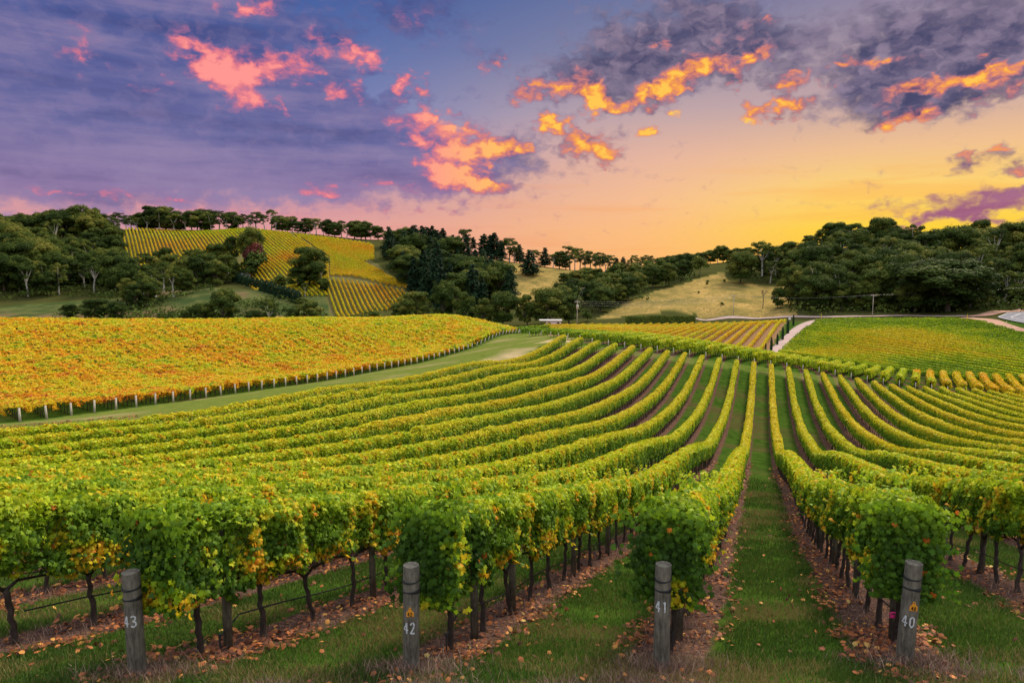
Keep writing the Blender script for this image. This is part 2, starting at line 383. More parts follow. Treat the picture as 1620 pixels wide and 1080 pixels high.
def h1(x, y): return float(H(x, y)[0])
def hit(px, py, y0=5.0, y1=900.0, step=1.0):
    """where the sight line through a pixel of the photograph meets the ground"""
    a, b = ray(px, py); Ys = np.arange(y0, y1, step); g = H(a * Ys, Ys); s = b * Ys <= g
    k = int(np.argmax(s)) if s.any() else len(Ys) - 1
    return a * Ys[k], Ys[k], float(g[k])
# ------------------------------------------------------------------ materials
def new_mat(name):
    m_ = bpy.data.materials.new(name); m_.use_nodes = True
    return m_, NT(m_.node_tree)
def finish(t, bsdf):
    o = t.n('ShaderNodeOutputMaterial'); t.t.links.new(bsdf, o.inputs[0])
def pbsdf(t, colr, rough=0.7, spec=0.3, bump=None, bs=0.3, bd=0.05, metal=0.0):
    b = t.n('ShaderNodeBsdfPrincipled'); t.set(b.inputs['Base Color'], colr); t.set(b.inputs['Roughness'], rough)
    b.inputs['Specular IOR Level'].default_value = spec; b.inputs['Metallic'].default_value = metal
    if bump is not None:
        bp = t.n('ShaderNodeBump'); t.set(bp.inputs['Height'], bump); bp.inputs['Strength'].default_value = bs; bp.inputs['Distance'].default_value = bd
        t.t.links.new(bp.outputs[0], b.inputs['Normal'])
    return b.outputs[0]
def leaf_mat(name, stops, trans=0.35, objvar=0.10, rough=0.6, hv=0.28, spec=0.18):
    m_, t = new_mat(name)
    at = t.n('ShaderNodeAttribute', attribute_name='tint'); oi = t.n('ShaderNodeObjectInfo')
    f = t.m('ADD', at.outputs['Fac'], t.m('MULTIPLY', t.m('SUBTRACT', oi.outputs['Random'], 0.5), objvar), clamp=True)
    c = t.ramp(f, stops)
    sh = t.n('ShaderNodeAttribute', attribute_name='val')
    hs = t.n('ShaderNodeHueSaturation'); t.set(hs.inputs['Color'], c)
    t.set(hs.inputs['Value'], t.m('ADD', 1.0 - hv, t.m('MULTIPLY', sh.outputs['Fac'], 2 * hv)))
    c = hs.outputs[0]
    b = pbsdf(t, c, rough, spec)
    tr = t.n('ShaderNodeBsdfTranslucent'); t.set(tr.inputs[0], c)
    mx = t.n('ShaderNodeMixShader'); mx.inputs[0].default_value = trans
    t.t.links.new(b, mx.inputs[1]); t.t.links.new(tr.outputs[0], mx.inputs[2]); finish(t, mx.outputs[0])
    return m_
VINE_STOPS = [(0.0, (.022, .055, .006, 1)), (0.22, (.055, .130, .008, 1)), (0.42, (.17, .29, .011, 1)), (0.58, (.42, .50, .014, 1)),
              (0.72, (.60, .46, .016, 1)), (0.84, (.68, .32, .014, 1)), (0.93, (.52, .13, .012, 1)), (1.0, (.16, .05, .02, 1))]
M_LEAF = leaf_mat('vine leaves', VINE_STOPS, 0.42, 0.06)
TREE_STOPS = [(0.0, (.018, .032, .007, 1)), (0.35, (.040, .068, .013, 1)), (0.65, (.092, .124, .021, 1)), (0.9, (.20, .19, .034, 1)), (1.0, (.26, .24, .05, 1))]
M_TREE = leaf_mat('tree leaves', TREE_STOPS, 0.18, 0.45, 0.7, 0.35, 0.05)
M_PINE = leaf_mat('conifer needles', [(0, (.006, .020, .010, 1)), (0.6, (.018, .045, .018, 1)), (1, (.04, .075, .022, 1))], 0.05, 0.3, 0.7, 0.25, 0.1)
M_RED = leaf_mat('red tree leaves', [(0, (.05, .012, .01, 1)), (0.6, (.13, .028, .018, 1)), (1, (.22, .05, .02, 1))], 0.15, 0.1, 0.6)
M_TWIG = leaf_mat('bare twigs', [(0, (.10, .05, .035, 1)), (1, (.26, .14, .09, 1))], 0.0, 0.1, 0.8)
M_LITTER = leaf_mat('fallen leaves', [(0, (.05, .022, .014, 1)), (0.35, (.16, .050, .022, 1)), (0.65, (.36, .12, .035, 1)), (0.88, (.50, .26, .06, 1)), (1, (.52, .40, .12, 1))], 0.1, 0.0, 0.7, 0.25, 0.2)
M_GRASS = leaf_mat('grass blades', [(0, (.022, .060, .010, 1)), (0.5, (.056, .112, .014, 1)), (0.8, (.12, .155, .026, 1)), (1, (.24, .17, .07, 1))], 0.25, 0.0, 0.6, 0.25, 0.25)
M_DRY = leaf_mat('dry weeds', [(0, (.10, .06, .05, 1)), (0.6, (.24, .15, .12, 1)), (1, (.40, .28, .20, 1))], 0.1, 0.0, 0.8, 0.25, 0.1)

def bark_mat(name, a, b, sc=30, bs=0.6, bd=0.02):
    m_, t = new_mat(name); tc = t.n('ShaderNodeTexCoord')
    v = t.vm('MULTIPLY', tc.outputs['Object'], (1, 1, 0.18)); n_ = t.noise(v, sc, 5, 0.65)
    n2 = t.noise(tc.outputs['Object'], sc * 0.15, 3)
    f = t.m('ADD', t.m('MULTIPLY', n_, 0.7), t.m('MULTIPLY', n2, 0.45))
    finish(t, pbsdf(t, t.ramp(f, [(0.35, a), (0.72, b)]), 0.85, 0.2, n_, bs, bd)); return m_
M_VINEWOOD = bark_mat('vine bark', (.012, .009, .008, 1), (.075, .055, .045, 1), 45)
M_POST = bark_mat('weathered post wood', (.016, .014, .011, 1), (.21, .19, .15, 1), 30, 1.0, 0.02)
M_POSTLIGHT = bark_mat('pale post wood', (.22, .19, .15, 1), (.55, .48, .40, 1), 25)
M_BARK = bark_mat('tree bark', (.05, .04, .03, 1), (.16, .13, .10, 1), 2.0, 0.6, 0.1)
M_GUMBARK = bark_mat('pale gum bark', (.22, .20, .17, 1), (.55, .52, .46, 1), 1.5, 0.3, 0.1)
def plain(name, c, rough=0.7, spec=0.3, var=0.25, sc=6.0, metal=0.0, bump=0.15):
    m_, t = new_mat(name); tc = t.n('ShaderNodeTexCoord'); n_ = t.noise(tc.outputs['Object'], sc, 5, 0.6)
    a = tuple(v * (1 - var) for v in c) + (1,); b = tuple(min(1, v * (1 + var)) for v in c) + (1,)
    finish(t, pbsdf(t, t.ramp(n_, [(0.3, a), (0.7, b)]), rough, spec, n_, bump, 0.02, metal)); return m_
M_HOSE = plain('black rubber', (.010, .010, .012), 0.5, 0.4)
M_WIRE = plain('galvanised wire', (.10, .10, .11), 0.45, 0.5, metal=0.6)
def worn_paint():
    m_, t = new_mat('worn white paint'); tc = t.n('ShaderNodeTexCoord'); n_ = t.noise(tc.outputs['Object'], 60, 5, 0.7)
    finish(t, pbsdf(t, t.ramp(n_, [(0.36, (.16, .15, .13, 1)), (0.46, (.58, .60, .62, 1))]), 0.7)); return m_
M_PAINT = worn_paint()
M_TAG = plain('orange plastic tag', (.80, .33, .03), 0.45, 0.4, 0.12)
M_BLACK = plain('black ink', (.01, .01, .01), 0.5)
M_PINK = plain('pink plastic tape', (.75, .04, .22), 0.5)
M_STEEL = plain('dark steel', (.03, .03, .03), 0.5)
M_WHITE = plain('white painted surface', (.70, .66, .62), 0.6, var=0.12)
M_SHED = plain('pale shed cladding', (.62, .50, .50), 0.6, var=0.1)
M_ROOF = plain('pale metal roof', (.62, .60, .60), 0.4, 0.5, 0.1)
M_ROOFPINK = plain('terracotta roof', (.55, .26, .17), 0.7)
M_BRICK = plain('brick wall', (.25, .12, .09), 0.8)
M_DARKGLASS = plain('dark window glass', (.02, .03, .04), 0.15, 0.5, 0.1)
M_ASPH = plain('asphalt', (.075, .080, .11), 0.8, 0.3, 0.15, 0.8)
M_LINE = plain('road paint', (.42, .42, .44), 0.6, 0.3, 0.08)
M_TRACK = plain('pale gravel track', (.33, .24, .215), 0.95, 0.1, 0.16, 0.35)
M_DIRT = plain('pink dirt shoulder', (.33, .19, .135), 0.95, 0.1, 0.22, 0.25)
M_YELLOW = plain('yellow reflector', (.75, .48, .04), 0.5)

def ground_mat():
    m_, t = new_mat('ground cover')
    g = t.n('ShaderNodeNewGeometry'); P = g.outputs['Position']
    sp = t.n('ShaderNodeSeparateXYZ'); t.t.links.new(P, sp.inputs[0]); x, y, z = sp.outputs
    A = lambda n: t.n('ShaderNodeAttribute', attribute_name=n).outputs['Fac']
    nS = t.noise(P, 9.0, 6, 0.7); nM = t.noise(P, 0.9, 5, 0.6); nL = t.noise(P, 0.09, 4, 0.6); nX = t.noise(P, 0.02, 4, 0.6); nF = t.noise(P, 40, 4, 0.7)
    # grass
    grass = t.ramp(nM, [(0.28, (.018, .042, .006, 1)), (0.5, (.036, .076, .010, 1)), (0.75, (.064, .098, .016, 1))])
    grass = t.mix(t.ss(nS, 0.5, 0.8), grass, (.055, .075, .016, 1))
    grass = t.mix(t.m('MULTIPLY', t.ss(nL, 0.50, 0.66), 0.6), grass, (.085, .055, .028, 1))
    # litter strips under the rows of the main block
    fr = t.m('DIVIDE', t.m('SUBTRACT', t.m('SUBTRACT', x, t.m('MULTIPLY', t.m('SUBTRACT', y, 7.83), 0.3665)), 1.81), 3.0)
    d = t.m('MULTIPLY', t.m('ABSOLUTE', t.m('SUBTRACT', t.m('FRACT', t.m('ADD', fr, 0.5)), 0.5)), 2.817)
    d = t.m('ADD', d, t.m('MULTIPLY', t.m('SUBTRACT', nM, 0.5), 0.55))
    d = t.m('ADD', d, t.m('MULTIPLY', t.m('SUBTRACT', nS, 0.5), 0.25))
    strip = t.m('MULTIPLY', t.ss(d, 0.44, 0.60, 1.0, 0.0), A('block'))
    soil = t.ramp(nS, [(0.3, (.028, .017, .013, 1)), (0.5, (.085, .050, .040, 1)), (0.68, (.15, .090, .070, 1))])
    vor = t.n('ShaderNodeTexVoronoi'); t.set(vor.inputs['Vector'], P); vor.inputs['Scale'].default_value = 11
    lf = t.m('MULTIPLY', t.ss(vor.outputs['Distance'], 0.30, 0.36, 1.0, 0.0), t.ss(nM, 0.38, 0.6))
    leafc = t.ramp(t.m('FRACT', t.m('MULTIPLY', vor.outputs['Distance'], 7.3)), [(0, (.30, .09, .03, 1)), (0.6, (.45, .20, .06, 1)), (1, (.40, .24, .12, 1))])
    soil = t.mix(t.m('MULTIPLY', lf, 0.55), soil, leafc)
    c = t.mix(strip, grass, soil)
    # second grass (upper strip), dry hill, green knoll, forest floor, vineyard soils
    c = t.mix(A('lane'), c, t.mix(t.m('MULTIPLY', t.ss(nL, 0.50, 0.68), 0.8), t.ramp(t.m('ADD', t.m('MULTIPLY', nM, .5), t.m('MULTIPLY', nS, .5)), [(0.35, (.060, .095, .016, 1)), (0.65, (.15, .17, .034, 1))]), (.22, .18, .08, 1)))
    dry = t.ramp(t.m('ADD', t.m('MULTIPLY', nX, 0.5), t.m('MULTIPLY', nL, 0.5)), [(0.38, (.12, .105, .030, 1)), (0.5, (.25, .18, .055, 1)), (0.62, (.40, .26, .085, 1))])
    dry = t.mix(t.m('MULTIPLY', t.ss(nM, 0.42, 0.62), 0.6), dry, (.11, .10, .035, 1))
    nT = t.noise(P, 0.28, 6, 0.75); dry = t.mix(t.m('MULTIPLY', t.ss(nT, 0.52, 0.66), 0.65), dry, (.075, .075, .028, 1)); dry = t.mix(t.m('MULTIPLY', t.ss(nT, 0.46, 0.36), 0.0), dry, (.3, .2, .1, 1))
    c = t.mix(A('dry'), c, dry)
    kn = t.mix(t.ss(nL, 0.35, 0.65), (.035, .055, .018, 1), (.085, .095, .032, 1))
    kn = t.mix(t.m('MULTIPLY', t.ss(nX, 0.50, 0.64), 0.8), kn, (.15, .09, .055, 1))
    c = t.mix(A('knoll'), c, kn)
    c = t.mix(A('wood'), c, t.mix(nL, (.028, .038, .010, 1), (.070, .066, .022, 1)))
    c = t.mix(A('soil'), c, t.mix(nM, (.15, .085, .050, 1), (.27, .165, .085, 1)))
    c = t.mix(A('hillsoil'), c, t.mix(nM, (.07, .075, .028, 1), (.13, .105, .04, 1)))
    c = t.mix(A('sand'), c, t.mix(nM, (.38, .26, .16, 1), (.52, .38, .25, 1)))
    bump = t.m('ADD', t.m('MULTIPLY', nS, 0.6), t.m('MULTIPLY', nF, 0.4))
    finish(t, pbsdf(t, c, 1.0, 0.0, bump, 0.7, 0.08)); return m_
M_GROUND = ground_mat()

# ------------------------------------------------------------------ plan polygons of the areas
def inside(X, Y, poly):
    X = np.asarray(X); Y = np.asarray(Y); r = np.zeros(X.shape, bool); n = len(poly)
    for i in range(n):
        x0, y0 = poly[i]; x1, y1 = poly[(i + 1) % n]
        if y0 == y1: continue
        c_ = ((y0 > Y) != (y1 > Y)) & (X < (x1 - x0) * (Y - y0) / (y1 - y0) + x0); r ^= c_
    return r
def plan(pts, y0=5.0, y1=900.0): return [hit(px, py, y0, y1)[:2] for px, py in pts]
N_MIN, N_MAX = -11, 17
POLY_MAIN = [(rowx(-14, 0), 0), (rowx(24, 0), 0), (rowx(19.5, 120), 120), (rowx(-12.5, 121), 121), (rowx(-11.45, 60), 60), (rowx(-11.45, 20), 20)]
OR_A = np.array([-.733 * 66, 66.0]); _a, _b = ray(820, 527); OR_B = np.array([_a * 203, 203.0])
POLY_ORANGE = [tuple(OR_A + (-14, -20)), tuple(OR_A), tuple(OR_B), (OR_B[0] - 75, OR_B[1] + 80), (OR_A[0] - 140, OR_A[1] + 150)]
POLY_LANE = [tuple(OR_A + (-14, -20)), tuple(OR_A), tuple(OR_B), (20, 210), (14, 150), (12, 121), (rowx(-11.6, 60), 60), (rowx(-11.6, 20), 20), (-60, 20)]
POLY_LEFTHILL = plan([(191, 366), (400, 363), (480, 372), (590, 386), (585, 410), (655, 462), (600, 497), (560, 500), (520, 500), (515, 445), (450, 468), (370, 438), (380, 400), (300, 420), (205, 420)], 330, 680)
POLY_RIGHT0 = plan([(1236, 556), (1262, 530), (1290, 511), (1360, 508), (1500, 508), (1560, 514), (1620, 532)], 150, 330) + [(185, 205), (190, 170), (150, 146), (120, 146), (100, 152), (78, 168), (70, 180)]
# ------------------------------------------------------------------ the ground sheet
def build_ground():
    th = np.radians(np.r_[np.arange(-180, -50, 4.0), np.arange(-50, 50, 0.16), np.arange(50, 180, 4.0)])
    r = [1.0]
    while r[-1] < 4500: r.append(r[-1] * (1.014 if r[-1] < 700 else 1.04))
    r = np.array(r); T, Rr = np.meshgrid(th, r)
    X = (Rr * np.sin(T)).ravel(); Y = (Rr * np.cos(T)).ravel(); Z = H(X, Y)
    P2 = np.c_[X, Y]
    rr = Rr.ravel()
    Z = Z + (vnoise(P2, 0.8, 1, 3) - 0.5) * 0.10 * np.clip(rr / 6, 0, 1) + (vnoise(P2, 0.05, 2, 2) - 0.5) * np.clip((rr - 260) / 100, 0, 1) * 2.5
    nt, nr = len(th), len(r)
    i = np.arange(nr - 1)[:, None] * nt; j = np.arange(nt)[None]; j2 = (j + 1) % nt
    Q = np.stack([i + j, i + nt + j, i + nt + j2, i + j2], -1).reshape(-1, 4)[:, ::-1]
    V = np.c_[X, Y, Z]; V = np.r_[V, [[0, 0, h1(0, 0)]]]
    tri = np.stack([np.full(nt, len(V) - 1), (np.arange(nt) + 1) % nt, np.arange(nt)], -1)
    blk = inside(X, Y, POLY_MAIN); lane = inside(X, Y, POLY_LANE) & ~blk
    blk2 = (Y > 119) & (Y < 150) & (X > 8)
    orange = inside(X, Y, POLY_ORANGE)
    u = X / np.maximum(Y, 1) * F + 810      # only used to lay out the far hills in plan
    far = (rr > 300)
    hillv = inside(X, Y, POLY_LEFTHILL)
    dryR = far & inside(X, Y, plan([(940, 505), (985, 480), (1050, 455), (1146, 430), (1150, 445), (1240, 450), (1262, 492), (1262, 500), (1100, 500)], 290, 520))
    dryM = far & inside(X, Y, [(-45, 575), (-20, 380), (20, 380), (45, 450), (75, 570), (40, 600), (-20, 600)])
    knoll = (rr > 240) & (rr < 460) & (X < -95) & (X > -330) & ~hillv
    dblock = inside(X, Y, POLY_RIGHT0)
    wood = far & ~hillv & ~dryR & ~dryM & ~knoll
    soil = (Y > 175) & (Y < 297) & (X > 10) & (X < 72.4 + .467 * (Y - 197) + 2) & (rr <= 320) & ~(orange)
    yel = (X > 45) & (Y > 150) & (rr < 300) & (X > 0.41 * Y)
    f = lambda m_: np.r_[m_.astype(np.float32), [0]]
    headl = f((Y > 118.6) & (Y < 124) & (X > 8) & (X < 95)) * 0.55
    sand = np.clip(vnoise(P2, 0.12, 5, 3) * 3 - 1.45, 0, 1) * (lane & (np.abs(X - rowx(-12.4, Y)) < 4.5 + 0.02 * Y) & (Y > 60))
    me = mesh_np('ground', V, [Q, tri], M_GROUND, {'block': ('POINT', f(blk | blk2)), 'lane': ('POINT', np.maximum(f(lane), headl)), 'dry': ('POINT', f(dryR | dryM)),
        'knoll': ('POINT', f(knoll)), 'wood': ('POINT', np.maximum(f(wood), f(dblock) * .8)), 'soil': ('POINT', f(soil)), 'hillsoil': ('POINT', f(hillv)), 'sand': ('POINT', np.r_[sand, 0])}, smooth=True)
    tag(link('ground', me), kind='structure')
build_ground()
# ------------------------------------------------------------------ leaves and canopies
def _fan(n): return [(0, i, i % n + 1) for i in range(1, n + 1)]
_h = [(0, -.28), (.27, -.46), (.56, -.22), (.38, -.02), (.52, .34), (.20, .27), (0, .60), (-.20, .27), (-.52, .34), (-.38, -.02), (-.56, -.22), (-.27, -.46)]
T_LOBED = (np.array([(0, 0, .06)] + [(x, y, -.26 * abs(x) - .16 * (y > .3)) for x, y in _h]), np.array(_fan(12)))
T_FIVE = (np.array([(0, 0, .08), (0, -.42, 0), (.52, -.15, -.05), (.33, .42, -.05), (-.33, .42, -.05), (-.52, -.15, -.05)]), np.array(_fan(5)))
T_KITE = (np.array([(0, -.5, 0), (.5, 0, .10), (0, .5, 0), (-.5, 0, .10)]), np.array([(0, 1, 2), (0, 2, 3)]))
T_CLUMP = (np.array([(-.5, -.35, 0), (.1, -.5, .12), (.5, .05, -.04), (.15, .5, .1), (-.42, .3, .02)]), np.array([(0, 1, 2), (0, 2, 3), (0, 3, 4)]))
def leaves(P, N, size, tmpl, rng, down=0.8):
    T, Fc = tmpl; n = len(P); k = len(T)
    N = N / (np.linalg.norm(N, axis=1, keepdims=True) + 1e-9)
    t = rng.normal(size=(n, 3)) * 0.7; t[:, 2] -= down
    t -= (t * N).sum(1, keepdims=True) * N; t /= (np.linalg.norm(t, axis=1, keepdims=True) + 1e-9)
    b = np.cross(N, t); s = (np.broadcast_to(size, (n,)) * rng.uniform(.7, 1.25, n))[:, None, None]
    V = P[:, None] + s * (T[None, :, 0:1] * b[:, None] + T[None, :, 1:2] * t[:, None] + T[None, :, 2:3] * N[:, None])
    Fa = (Fc[None] + (np.arange(n) * k)[:, None, None]).reshape(-1, 3)
    return V.reshape(-1, 3), Fa, len(Fc)
def leaf_obj_mesh(name, P, N, size, tint, tmpl, mat, rng, down=0.8, val=None):
    V, Fa, nf = leaves(P, N, size, tmpl, rng, down)
    if val is None: val = rng.uniform(0, 1, len(P))
    return mesh_np(name, V, Fa, mat, {'tint': ('FACE', np.repeat(tint, nf)), 'val': ('FACE', np.repeat(val, nf))})

def vine_tint(P, z, rng, base, yel, top=0.17, seed=0):
    """colour value of vine leaves: greener shoulders, top lightened for young tips and painted-in light, yellow patches low in the canopy"""
    n1 = vnoise(P, 1.1, 11 + seed, 2); n2 = vnoise(P, 2.6, 23 + seed, 2)
    t = base + (n1 - .5) * .26 + rng.normal(0, .05, len(P)) + top * np.clip((z - 1.60) / .40, -.55, 1)  # lighter tops: young leaves, plus overhead light put into the colour
    low = np.clip((1.75 - z) / .5, 0, 1)
    y = np.clip((n2 - .60 + yel * (.3 + .7 * low)) * 5, 0, 1) * (rng.uniform(0, 1, len(P)) < .75)
    t = t * (1 - y) + y * rng.normal(.76, .06, len(P))
    odd = rng.uniform(0, 1, len(P)); t = np.where(odd < .004, .93, t)
    return np.clip(t, 0, 1)

def canopy_points(n, L0, L1, rng, w=.33, zb=.80, zt=2.08, seed=0, rag=.30):
    y = rng.uniform(L0, L1, n); face = rng.uniform(0, 1, n)
    top = face < .24; side = np.where(rng.uniform(0, 1, n) < .5, -1.0, 1.0)
    z = np.where(top, zt, zb + (zt - zb) * rng.uniform(0, 1, n) ** .9)
    q = np.c_[y, z, side * 3.1]
    lump = vnoise(q, 1.9, 31 + seed, 2) - .5
    depth = np.abs(rng.normal(0, .09, n))
    x = np.where(top, rng.uniform(-1, 1, n) * (w * .95), side * (w + lump * .42 - depth))
    z = np.where(top, zt + (vnoise(np.c_[y, x], 2.6, 37 + seed, 2) - .5) * .30 - depth, z)
    # round the shoulders, taper the skirt
    sh = np.clip((z - (zt - .22)) / .22, 0, 1); x = np.where(top, x, x * (1 - .30 * sh ** 2))
    sk = np.clip((zb + .35 - z) / .35, 0, 1); x = np.where(top, x, x * (1 - .45 * sk))
    keep = z > zb + rag * vnoise(np.c_[y, side], 2.4, 41 + seed, 2) - .08
    N = np.c_[np.where(top, rng.normal(0, .5, n), side * .8), rng.normal(0, .6, n), np.where(top, 1.0, .45) + rng.normal(0, .45, n)]
    z = z - np.where(top, .16 * (x / w) ** 2, 0)
    return np.c_[x, y, z][keep], N[keep]

AZ = math.atan(RD)
TR_SLOPES = [-.42, -.32, -.24, -.16, -.08, 0.0, .08]
def slope_at(n, Y):
    e = 1.2; return (h1(rowx(n, Y + e), Y + e) - h1(rowx(n, Y - e), Y - e)) / (2 * e / math.cos(AZ))
_cache = {}
def vine_canopy(level, si, var):
    k = (level, si, var)
    if k not in _cache:
        rng = np.random.default_rng(100 + level * 50 + var * 7 + si); sl = TR_SLOPES[si]
        if level == 'x': pass
        L0, L1 = -.62, .62
        if level == 3: L0 = -.66                        # first vine of a row bulges towards its post
        nl = {0: 3700, 1: 2000, 2: 1150, 3: 4700}[level]; sz = {0: .070, 1: .092, 2: .125, 3: .070}[level]
        P, N = canopy_points(nl, L0, L1, rng, w=.35 if level != 3 else .38, zb=.80 if level != 3 else .66, seed=var * 5 + si, rag=.60)
        if level == 3:
            P[:, 2] -= .10 * np.clip(-P[:, 1] - .3, 0, 1) * 2
            fr = rng.uniform(0, 1, len(P)) < .28; m_ = fr.sum()
            P[fr, 1] = L0 - np.abs(rng.normal(0, .07, m_)); P[fr, 0] = rng.normal(0, .22, m_); P[fr, 2] = rng.uniform(.72, 1.95, m_); N[fr] = np.c_[rng.normal(0, .4, m_), -np.ones(m_), rng.normal(.4, .3, m_)]
        # loose shoots standing out of the hedge
        ns = {0: 7, 1: 5, 2: 0, 3: 10}[level]; ex = []; en = []
        for _ in range(ns):
            y0 = rng.uniform(L0, L1); side = rng.choice([-1, 1]); up = rng.uniform() < .5
            p0 = np.array([side * .28 * (0.3 if up else 1), y0, 2.0 if up else rng.uniform(1.0, 1.9)]); dd = np.array([side * rng.uniform(.3, 1) * (.4 if up else 1), rng.normal(0, .5), 1.2 if up else rng.uniform(-.6, .5)])
            for q in range(8):
                ex.append(p0 + dd * .045 * q + rng.normal(0, .02, 3)); en.append(rng.normal(0, .6, 3) + (0, 0, .8))
        if ex: P = np.r_[P, np.array(ex)]; N = np.r_[N, np.array(en)]
        base = {0: .35, 1: .41, 2: .45, 3: .27}[level]; yel = {0: .25, 1: .21, 2: .13, 3: .06}[level] + rng.normal(0, .05)
        t = vine_tint(P, P[:, 2], rng, base, yel, seed=var * 3 + si)
        P = P.copy(); P[:, 2] += sl * P[:, 1]
        _cache[k] = leaf_obj_mesh('vine_canopy', P, N, sz, t, T_LOBED if level in (0, 3) else (T_FIVE if level == 1 else T_KITE), M_LEAF, rng)
    return _cache[k]
def vine_trunk(var, si, full=True):
    k = ('t', var, si, full)
    if k not in _cache:
        rng = np.random.default_rng(500 + var); sl = TR_SLOPES[si]; mb = MB(); sg = 9 if full else 5
        lean = rng.normal(0, .05, 2); pts = []; rad = []
        for i in range(9):
            q = i / 8; pts.append((lean[0] * q + rng.normal(0, .012), lean[1] * q * 2 + rng.normal(0, .012), -.05 + .90 * q)); rad.append(.042 - .010 * q + (.016 if i == 0 else 0) + rng.uniform(-.004, .006))
        rad[-1] = .045; mb.tube(pts, rad, sg); hx, hy, hz = pts[-1]
        for s_ in (-1, 1):
            mb.tube([(hx, hy, hz - .03), (hx + rng.normal(0, .02), hy + s_ * .18, hz + .10 + sl * s_ * .18), (hx, hy + s_ * .6, hz + .14 + sl * s_ * .6)], [.03, .022, .014], 6)
        if full:
            for _ in range(9):
                y0 = rng.uniform(-.55, .55); z0 = hz + .12 + sl * y0; q = rng.normal(0, .12, 2)
                mb.tube([(hx, hy + y0, z0), (hx + q[0], hy + y0 + q[1], z0 + .35), (hx + q[0] * 2, hy + y0 + q[1] * 1.5, z0 + .9)], [.007, .005, .003], 4, False)
        _cache[k] = mb.mesh('vine_trunk', M_VINEWOOD, True)
    return _cache[k]
ORD = 'first second third fourth fifth sixth seventh eighth ninth tenth eleventh twelfth thirteenth fourteenth fifteenth sixteenth seventeenth eighteenth nineteenth twentieth'.split()
TENS = {2: 'twenty', 3: 'thirty', 4: 'forty', 5: 'fifty', 6: 'sixty', 7: 'seventy', 8: 'eighty', 9: 'ninety'}
def ordw(i):
    """1 -> first, 21 -> twenty-first"""
    if i <= 20: return ORD[i - 1]
    if i >= 100: return 'hundredth' if i == 100 else 'hundred and ' + ordw(i - 100)
    return (TENS[i // 10][:-1] + 'ieth') if i % 10 == 0 else TENS[i // 10] + '-' + ORD[i % 10 - 1]
POSTNO = {-2: 43, -1: 42, 0: 41, 1: 40}
def rowname(n):
    if n in POSTNO: return 'the row of post %d' % POSTNO[n]
    return '%s row left of post 43' % ordw(-2 - n) if n < -2 else '%s row right of post 40' % ordw(n - 1)

# individual vines: the 300 that show largest
DYV = 1.15 * math.cos(AZ)
START = {-2: 8.35, -1: 8.80, 0: 8.75, 1: 8.80}
cands = []
for n in range(N_MIN, N_MAX + 1):
    y = START.get(n, 8.9); i = 0
    while y < 45:
        x = rowx(n, y); i += 1
        if abs(x / y) < .80: cands.append((y, n, i))
        y += DYV
cands.sort(); cands = cands[:300]
CUT = {n: START.get(n, 8.9) - DYV for n in range(N_MIN, N_MAX + 1)}
for n in range(N_MIN, N_MAX + 1):
    ys_ = [c[0] for c in cands if c[1] == n]
    if ys_: CUT[n] = max(ys_)
    else:
        y = 8.9
        while abs(rowx(n, y) / y) >= .80: y += DYV
        CUT[n] = y - DYV
near = {}
for y, n, i in cands: near.setdefault(n, []).append((y, i))
for n, lst in near.items():
    for order, (y, i) in enumerate(sorted(lst), 1):
        x = rowx(n, y); z = h1(x, y); si = int(np.argmin([abs(slope_at(n, y) - s_) for s_ in TR_SLOPES]))
        first = n in POSTNO and order == 1
        level = 3 if first else (0 if y < 15 else (1 if y < 24 else 2))
        var = (i * 7 + n * 3) % (4 if level < 3 else 4)
        root = bpy.data.objects.new('grapevine', None); col.objects.link(root); root.empty_display_size = .2
        root.location = (x, y, z); root.rotation_euler = (0, 0, -AZ)
        if n in POSTNO:
            lab = ('green leafy end vine just behind post %d' % POSTNO[n]) if order == 1 else 'grapevine, %s vine along %s' % (ordw(order), rowname(n))
        else: lab = 'grapevine, %s one in view along the %s' % (ordw(order), rowname(n))
        tag(root, lab, 'grapevine', 'grapevines in the near rows')
        link('canopy', vine_canopy(level, si, var), root)
        link('trunk', vine_trunk(i * 5 % 6, si, y < 16), root)

